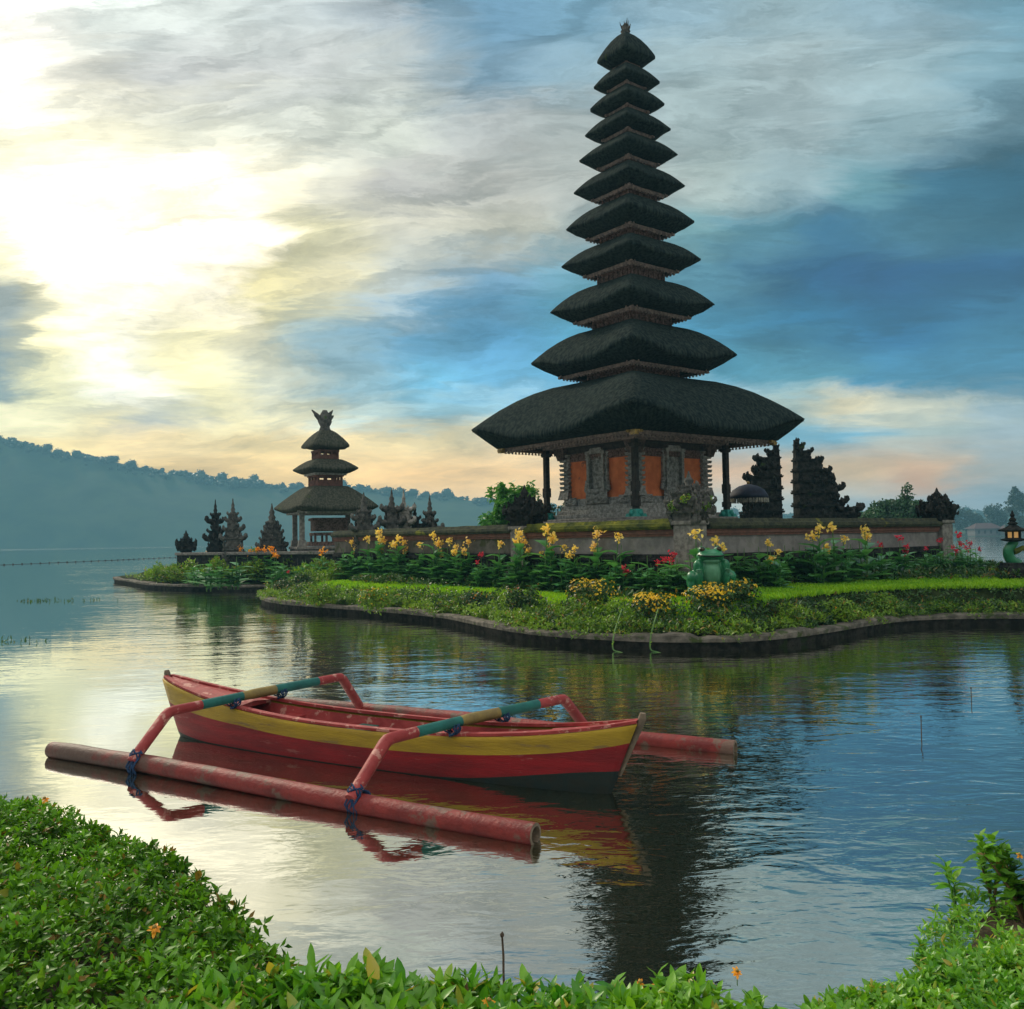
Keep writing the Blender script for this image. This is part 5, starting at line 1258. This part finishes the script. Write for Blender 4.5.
# overhang on the kerb
P, d = scatter((-20, 20, 16, 40), 120000, lambda P, d: (d > -.10) & (d < .30) & (np.sin(P[:, 0]*1.7)+np.sin(P[:, 0]*.63+1) > .0))
ground_sprigs(P[:8500], d[:8500], .10, 5, .4, 'trailing_plants', 'leaf_cover', 'small plants spilling over the stone kerb', (-.10, .10), clump=.05)
# lawn: short dense blades
def lawn(P, d, h, name, label, m='grass_lawn', wmul=1.0, lift=0):
    n = len(P); z = gz(P, d)+lift; D = unit(rng.normal(size=(n, 3))*.35+[0, 0, 1]); N = rng.normal(size=(n, 3)); L = rng.uniform(.6, 1.2, n)*h
    V, Fc = leaf_geo(np.column_stack([P, z-.01]), D, N, L, np.full(n, .022*wmul)); return tag(npmesh(name, V, Fc, M[m]), label, 'grass', None, 'stuff')
P, d = scatter((-14, 20, 18, 40), 900000, lambda P, d: (d > np.where(P[:, 0] > 3, 1.06, 1.65)) & (d < 4.6) & (P[:, 1] < 40) & (rng.random(len(P)) < np.clip((24/P[:, 1])**1.5, 0, 1)))
P, d = P[:150000], d[:150000]
lawn(P, d, .13, 'lawn_grass', 'bright short lawn grass on the terrace of the island', wmul=2.6)
P, d = scatter((8, 22, 24, 40), 60000, lambda P, d: (d > .3) & (P[:, 1] > 27) & (P[:, 0] > 13.5))
lawn(P[:26000], d[:26000], .14, 'shore_grass', 'bright grass strip along the water behind the lantern', wmul=2)
P, d = scatter((-24, 2, 34, 52), 90000, lambda P, d: (d > .3) & (d < 8) & (P[:, 1] > 35) & (P[:, 1] < 47))
ground_sprigs(P[:12000], d[:12000], .26, 5, .4, 'garden_plants', 'leaf_cover', 'leafy plants covering the narrow point of the island', (.0, .55), clump=.9)
P, d = scatter((-12, 18, 20, 36), 60000, lambda P, d: (d > 3.1) & (d < 6))
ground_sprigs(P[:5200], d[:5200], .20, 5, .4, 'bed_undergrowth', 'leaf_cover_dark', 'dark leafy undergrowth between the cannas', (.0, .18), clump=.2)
# low shrubs crowding the front bed
P, d = scatter((-14, 20, 16, 40), 6000, lambda P, d: (d > .32) & (d < np.where(P[:, 0] > 3, .78, 1.65)))
def bed_blobs(P, r0, r1):
    z = gz(P); o_ = []
    for (x, y), zz_ in zip(P, z):
        r_ = rs.uniform(r0, r1); o_.append(((x, y, zz_+r_*.35), (r_, r_, r_*rs.uniform(.65, .95))))
    return o_
V, Fc = crown_geo(bed_blobs(P[:230], .14, .28), 42000, .085, .5); tag(npmesh('shrubbery', V, Fc, M['leaf_cover']), 'bright mixed low shrubs crowding the garden bed along the kerb', 'shrubs', None, 'stuff')
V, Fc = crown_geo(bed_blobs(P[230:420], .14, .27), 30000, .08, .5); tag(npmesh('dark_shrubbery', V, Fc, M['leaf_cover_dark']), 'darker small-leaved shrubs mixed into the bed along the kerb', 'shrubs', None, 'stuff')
k_ = P[420:900]; z = gz(k_)+.30+rng.random(len(k_))*.12; V, Fc = sprigs(np.column_stack([k_, z]), rng.normal(size=(len(k_), 3))*.3+[0, 0, 1], 5, .035, .8, False, (1.1, 1.4)); tag(npmesh('small_blossoms', V, Fc, M['petal_gold']), 'tiny yellow blossoms sprinkled over the front bed', 'flowers', None, 'stuff')
P, d = scatter((2, 20, 16, 34), 60000, lambda P, d: (d > .86) & (d < 1.12) & (P[:, 0] > 3)); P, d = P[:4200], d[:4200]
V, Fc = sprigs(np.column_stack([P, rng.uniform(.28, .78, len(P))]), rng.normal(size=(len(P), 3))*.5+[0, -.8, .6], 5, .12, .45); tag(npmesh('terrace_creeper', V, Fc, M['leaf_cover_dark']), 'dark creeping plants clothing the step below the lawn', 'creeper', None, 'stuff')
# ------------------------------------------------------------------ near bank
BK = [(-14,12),(-6,7.2),(-4,6.0),(-2.7,4.95),(-1.9,4.2),(-1.2,3.55),(-.6,3.1),(0,3.0),(.6,3.3),(1.15,3.95),(1.75,4.2),(2.2,4.55),(2.55,5.1),(2.85,5.45),(3.3,5.8),(4.0,6.15),(5.5,7.2),(8,9),(14,12),(14,-20),(-14,-20)]
BNK = np.array(BK, float)
def bz(P, d=None):
    P = np.atleast_2d(P); d = sdist(P, BNK) if d is None else d
    rt = smooth((P[:, 0]-.3)/1.2); sl = .55*(1-rt)+.13*rt
    return np.minimum(.62, .0+sl*d + .02)
def bz1(x, y): return float(bz(np.array([[x, y]]))[0])
xs = np.concatenate([np.arange(-14, -5, .5), np.arange(-5, 5, .12), np.arange(5, 14.1, .5)]); ys = np.concatenate([np.arange(-20, 1, .6), np.arange(1, 8, .12), np.arange(8, 13, .5)])
GX, GY = np.meshgrid(xs, ys); P2 = np.stack([GX.ravel(), GY.ravel()], 1); dd = sdist(P2, BNK)
zz = np.where(dd > -.0, bz(P2, np.maximum(dd, 0)), dd*.5) + np.array([mn.noise(Vector((x*3, y*3, 0)))*.03+mn.noise(Vector((x*9, y*9, 0)))*.01 for x, y in P2])
idx = np.arange(len(P2)).reshape(len(ys), len(xs)); Q = np.stack([idx[:-1, :-1], idx[:-1, 1:], idx[1:, 1:], idx[1:, :-1]], -1).reshape(-1, 4); Q = Q[(dd[Q] > -1.2).all(1)]
tag(npmesh('ground', np.column_stack([P2, zz]), Q, M['soil'], smooth=True), 'soil bank sloping into the lake in front', None, None, 'structure')
# hedge on the near bank
HE = np.array([tuple(Gz(x, y, .88)[:2]) for x, y in ((-160,745),(-60,768),(0,792),(60,800),(120,822),(180,845),(220,872),(250,902),(280,930),(305,962),(330,984))]+[(-.42,2.62),(-.2,2.2),(-.2,1.2),(-6,1.2),(-6,5.6)], float)
def hz_(P, d):
    b_ = np.array([mn.noise(Vector((x*1.4, y*1.4, 1)))*.09+mn.noise(Vector((x*4.2, y*4.2, 4)))*.045 for x, y in P])
    return .90 - .30*np.clip(1-(d+.10)/.25, 0, 1)**1.8 + b_
hedge = empty('hedge', (-2, 3, 0), 0, 'dense leafy green hedge with flat top along the near bank', 'hedge')
n = 120000; P = np.column_stack([rng.uniform(-6, 0, n), rng.uniform(1.2, 6.4, n)]); d = sdist(P, HE); k = (d > -.10) & (P[:, 1] > .75*abs(P[:, 0])); P, d = P[k][:18000], d[k][:18000]
z = hz_(P, d); P3 = np.column_stack([P, z-rng.random(len(P))**1.6*.15])
out_n = np.array([.65, .75, 0]); A = np.array([0, 0, 1.0])+out_n*np.clip(1-d/.3, 0, 1)[:, None]*1.0+rng.normal(size=(len(P), 3))*.42
L_ = .034+.032*rng.random(len(P3))**1.5; V, Fc = sprigs(P3-[-2, 3, 0], A, 7, L_, .42, True, (.25, 1.35)); npmesh('foliage', V, Fc, M['leaf_hedge'], hedge)
# leaves lower down the flank
n = 20000; P = np.column_stack([rng.uniform(-6, 0, n), rng.uniform(1.5, 6.4, n)]); d = sdist(P, HE); k = (d > -.10) & (d < .12); P, d = P[k][:1500], d[k][:1500]
z = .15+rng.random(len(P))*.6; V, Fc = sprigs(np.column_stack([P, z])-[-2, 3, 0], np.array([.6, .7, .5])+rng.normal(size=(len(P), 3))*.4, 6, .062, .40, False, (.3, 1.3)); npmesh('foliage_side', V, Fc, M['leaf_hedge'], hedge)
k = MB()
for i in range(260):
    j = rng.integers(0, len(P)); x, y = P[j]+np.array([-.2, -.2])*rng.random(); k.tube([(x+2, y-3, .1), (x+2+.05*rng.normal(), y-3+.05*rng.normal(), .62)], [.008, .004], 4)
k.build('twigs', M['bark'], hedge)
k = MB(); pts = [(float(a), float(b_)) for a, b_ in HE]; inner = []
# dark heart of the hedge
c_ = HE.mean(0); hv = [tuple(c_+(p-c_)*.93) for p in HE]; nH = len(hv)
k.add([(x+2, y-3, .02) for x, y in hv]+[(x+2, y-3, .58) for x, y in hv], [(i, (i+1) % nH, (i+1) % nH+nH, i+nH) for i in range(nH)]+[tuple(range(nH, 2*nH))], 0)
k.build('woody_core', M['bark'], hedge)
# herbs along the bottom of the picture: larger leaves
def herb_patch(n, xr, yr, cond, zf, L, w, nl, name, m, label, cat='plants', fine=True, spread=(.3, 1.2), kind='stuff'):
    P = np.column_stack([rng.uniform(*xr, n*12), rng.uniform(*yr, n*12)]); k = cond(P); P = P[k][:n]; z = zf(P)
    A = np.array([0, 0, 1.0])+rng.normal(size=(len(P), 3))*.38
    L = L(P) if callable(L) else L; V, Fc = sprigs(np.column_stack([P, z]), A, nl, L, w, fine, spread); return tag(npmesh(name, V, Fc, M[m]), label, cat, None, kind)
ns_ = lambda P, s_, k_: np.array([mn.noise(Vector((x*s_, y*s_, k_))) for x, y in P])
herb_patch(1250, (-.95, 1.15), (1.9, 2.80), lambda P: (P[:, 1] < 2.74-.06*np.abs(P[:, 0])), lambda P: .835+.06*ns_(P, 3, 2)+.03*rng.random(len(P))+.05*np.clip(-P[:, 0], 0, 1)-.10*np.clip(P[:, 0]-.2, 0, 1), lambda P: .050+.045*rng.random(len(P))+.02*(P[:, 0] < -.1), .40, 7, 'wedelia_patch', 'leaf_bright', 'broad bright leaves of creeping plants along the bank edge')
herb_patch(4600, (.5, 2.6), (2.3, 4.4), lambda P: (sdist(P, BNK) > .05) & (P[:, 1] < 2.2+1.35*P[:, 0]), lambda P: bz(P)+.09+.22*np.clip((2.9-P[:, 1]), 0, 1)+.08*ns_(P, 2.2, 5)+.06*rng.random(len(P)), .068, .42, 6, 'bank_herbs', 'leaf_bright', 'bright leafy herbs spreading down the bank to the water')
herb_patch(3400, (1.2, 4.2), (3.0, 5.6), lambda P: (sdist(P, BNK) > .10) & (ns_(P, 1.5, 8) > -.10-.5*(P[:, 1] < 4.4)) & ~((P[:, 0] > 2.45) & (P[:, 1] > 4.45) & (rng.random(len(P)) < .45)), lambda P: bz(P)+.0+.05*ns_(P, 1.8, 5)+.07*rng.random(len(P)), .058, .42, 6, 'bank_plants', 'leaf_bright', 'small leafy plants scattered over the soil bank')
herb_patch(90, (1.9, 2.8), (4.4, 5.4), lambda P: (np.abs(sdist(P, BNK)) < .22), lambda P: .02+.06*rng.random(len(P)), .07, .25, 6, 'water_weed', 'leaf_bright', 'fine pale green weed at the water line of the bank')
# standing plants on the bank
def leafy_plant(name, px, py, D, h, label, nst, L, w, m='leaf_bright', stem='stem_green', seed=0, bend=.2, nleaf=5, cat='plant', tilt=(0, 0)):
    v = W(px, py, D); z = max(.0, bz1(v.x, v.y)) if sdist(np.array([[v.x, v.y]]), BNK)[0] > 0 else -.05
    root = empty(name, (v.x, v.y, z), 0, label, cat); r4 = np.random.default_rng(seed); k = MB(); parts = []
    for i in range(nst):
        a = r4.uniform(0, 6.28); hh = h*r4.uniform(.7, 1.0); bx, by = math.cos(a)*bend*hh+tilt[0]*hh, math.sin(a)*bend*hh+tilt[1]*hh
        pts = [Vector((0, 0, -.03)), Vector((bx*.35, by*.35, hh*.5)), Vector((bx, by, hh))]; k.tube(cat_rom([tuple(p_) for p_ in pts], 4, False), [.010*(1-.6*j/8) for j in range(9)], 6)
        for f in np.linspace(.35, 1, nleaf):
            p_ = pts[0].lerp(pts[1], f*2) if f < .5 else pts[1].lerp(pts[2], f*2-1)
            parts.append(sprigs(np.array([p_]), np.array([[bx*.6, by*.6, 1.0]]), 4 if f < .95 else 7, L, w, True, (.35, 1.35), r4))
    k.build('stem', M[stem], root); V, Fc = join_geo(parts); npmesh('leaves', V, Fc, M[m], root); return root
leafy_plant('broad_leaf_plant', 1024, 888, 5.0, .38, 'bushy broad-leaved plant with reddish stems on the soil bank', 12, .10, .55, 'leaf_hedge', 'stem_brown', 3, .55)
leafy_plant('young_shrub', 992, 884, 5.25, .28, 'upright young shrub just beside the bushy broad-leaved plant', 4, .085, .5, 'leaf_bright', 'stem_brown', 5, .3)
leafy_plant('drooping_plant', 955, 880, 5.35, .22, 'pale green plant with drooping leaves at the water edge', 2, .13, .42, 'leaf_bright', 'stem_green', 8, .25, 3)
leafy_plant('leaning_plant', 925, 945, 4.7, .10, 'soft pale plant leaning over the water by the bank', 4, .07, .35, 'leaf_bright', 'stem_green', 12, .5, 5)
leafy_plant('bank_sprout', 1012, 965, 3.5, .22, 'leafy sprout near the lower end of the soil bank', 5, .09, .5, 'leaf_bright', 'stem_green', 15, .5, 4)
leafy_plant('tall_sprout', 471, 1003, 2.62, .20, 'single small reddish-stemmed sprout rising above the leafy edge', 1, .035, .45, 'leaf_hedge', 'stem_brown', 16, .1, 3).location.z = .78
leafy_plant('pale_sprout', 808, 1004, 3.3, .16, 'pale sprout standing out of the lower bank herbs', 2, .07, .4, 'leaf_bright', 'stem_green', 17, .3, 3).location.z = .33
# small yellow daisies
def daisy(P, s_, label, m='petal_orange'):
    root = empty('yellow_daisy', tuple(P), 0, label, 'flower'); a = np.array([[.1, -.5, .9]])
    V, Fc = sprigs(np.array([[0, 0, 0.]]), a, 9, s_, .5, True, (1.25, 1.4)); npmesh('petals', V, Fc, M[m], root); k = MB(); k.ball((.0, -.005, .012), s_*.28); k.build('heart', M['gilt'], root)
    k = MB(); k.tube([(0, 0, -.05), (0, 0, .0)], .002, 5); k.build('stem', M['stem_green'], root)
for px, py, D_, lab in ((338,976,2.66,'orange-yellow daisy where the hedge meets the leafy edge'),(45,800,4.7,'tiny daisy near the far edge of the hedge'),(155,930,3.05,'small faded daisy on the middle of the hedge'),(640,985,2.75,'yellow daisy in the leafy edge below the tower reflection'),(656,988,2.75,'second daisy just beside the one below the tower reflection'),(489,1003,2.55,'low daisy below the small sprout'),(737,973,3.7,'pale daisy at the lower bank by the water'),(712,988,3.5,'orange daisy low among the bank herbs'),(1019,856,4.9,'orange bloom against the bushy broad-leaved plant')):
    daisy(W(px, py, D_), .022 if D_ < 3 else .028, lab)
# twigs and weeds in the water
def twig(px, yb, yt, label, lean=0, seed=0):
    b_ = Gz(px, yb, 0); t_ = W(px+lean, yt, b_.y); k = MB(); z = t_.z
    root = empty('water_twig', b_, 0, label, 'twig'); k.tube([(0, 0, -.3), ((t_.x-b_.x)*.3+.004, 0, z*.5), (t_.x-b_.x, 0, z)], [.006, .006, .005], 6); k.build('stalk', M['bark'], root)
    k = MB(); k.ball((t_.x-b_.x, 0, z), (.010, .010, .016), 0, 6, 5, .2, seed); k.build('tip', M['bark'], root)
twig(503, 975, 935, 'thin bent twig standing in the water before the leafy edge', -1, 1); twig(921, 736, 717, 'taller lone stick poking out of the open water', 0, 2); twig(971, 700, 688, 'shorter farther stick poking out of the open water', 0, 3)
def weed(px, py, label, n_, sd):
    b_ = Gz(px, py, 0); r5 = np.random.default_rng(sd); P = r5.normal(size=(n_, 3))*[.55, .35, 0]; root = empty('water_weed_tuft', b_, 0, label, 'water plant')
    V, Fc = leaf_geo(P-[0, 0, .02], unit(r5.normal(size=(n_, 3))*[.4, .4, .1]+[0, 0, 1]), r5.normal(size=(n_, 3)), r5.uniform(.06, .18, n_), np.full(n_, .035)); npmesh('blades', V, Fc, M['leaf_cover_dark'], root)['kind'] = 'stuff'
weed(36, 601, 'wide tuft of weed poking from the lake beyond the hedge', 60, 1); weed(72, 601, 'small tuft of weed between the wide tuft and the island', 16, 2); weed(100, 600, 'faint last tuft of weed nearing the island', 10, 3); weed(0, 641, 'weed tuft cut by the picture edge', 24, 4)
# float line of a fish pen
a, c_ = Gz(-40, 567, 0), Gz(178, 557.5, 0); fl = empty('float_line', a, 0, 'thin line of dark net floats stretched across the far water', 'float line')
k = MB(); pts = [a.lerp(c_, i/60)-a for i in range(61)]; k.tube([(p_.x, p_.y, .03+.02*math.sin(i)) for i, p_ in enumerate(pts)], .02, 5); k.build('rope', M['dark_wood'], fl)
k = MB()
for i in range(0, 61, 2): p_ = pts[i]; k.ball((p_.x+math.sin(i*3)*.5, p_.y, .06), (.13, .09, .08), 0, 8, 6)
k.build('floats', M['dark_wood'], fl)
# trailing vines hanging from the kerb into the water
for px, lab in ((618, 'thin green vine drooping from the kerb, shorter one'), (655, 'longer green vine curling from the kerb into the water')):
    b_ = Gz(px, 650, 0); k = MB(); root = empty('trailing_vine', (b_.x, b_.y, 0), 0, lab, 'vine')
    k.tube(cat_rom([(.15, .45, .75), (.05, .15, .6), (-.08, -.10, .32), (-.12, -.22, .05), (.0, -.35, .0), (.12, -.5, -.03)], 4, False), .014, 5); k.build('stem', M['stem_green'], root)
    pts_ = np.array([(.1, .3, .68), (.0, .05, .5), (-.08, -.1, .32), (-.11, -.18, .15)]); V, Fc = sprigs(pts_, np.array([[0, -.5, .5]]*4), 4, .07, .4); npmesh('leaves', V, Fc, M['leaf_cover'], root)
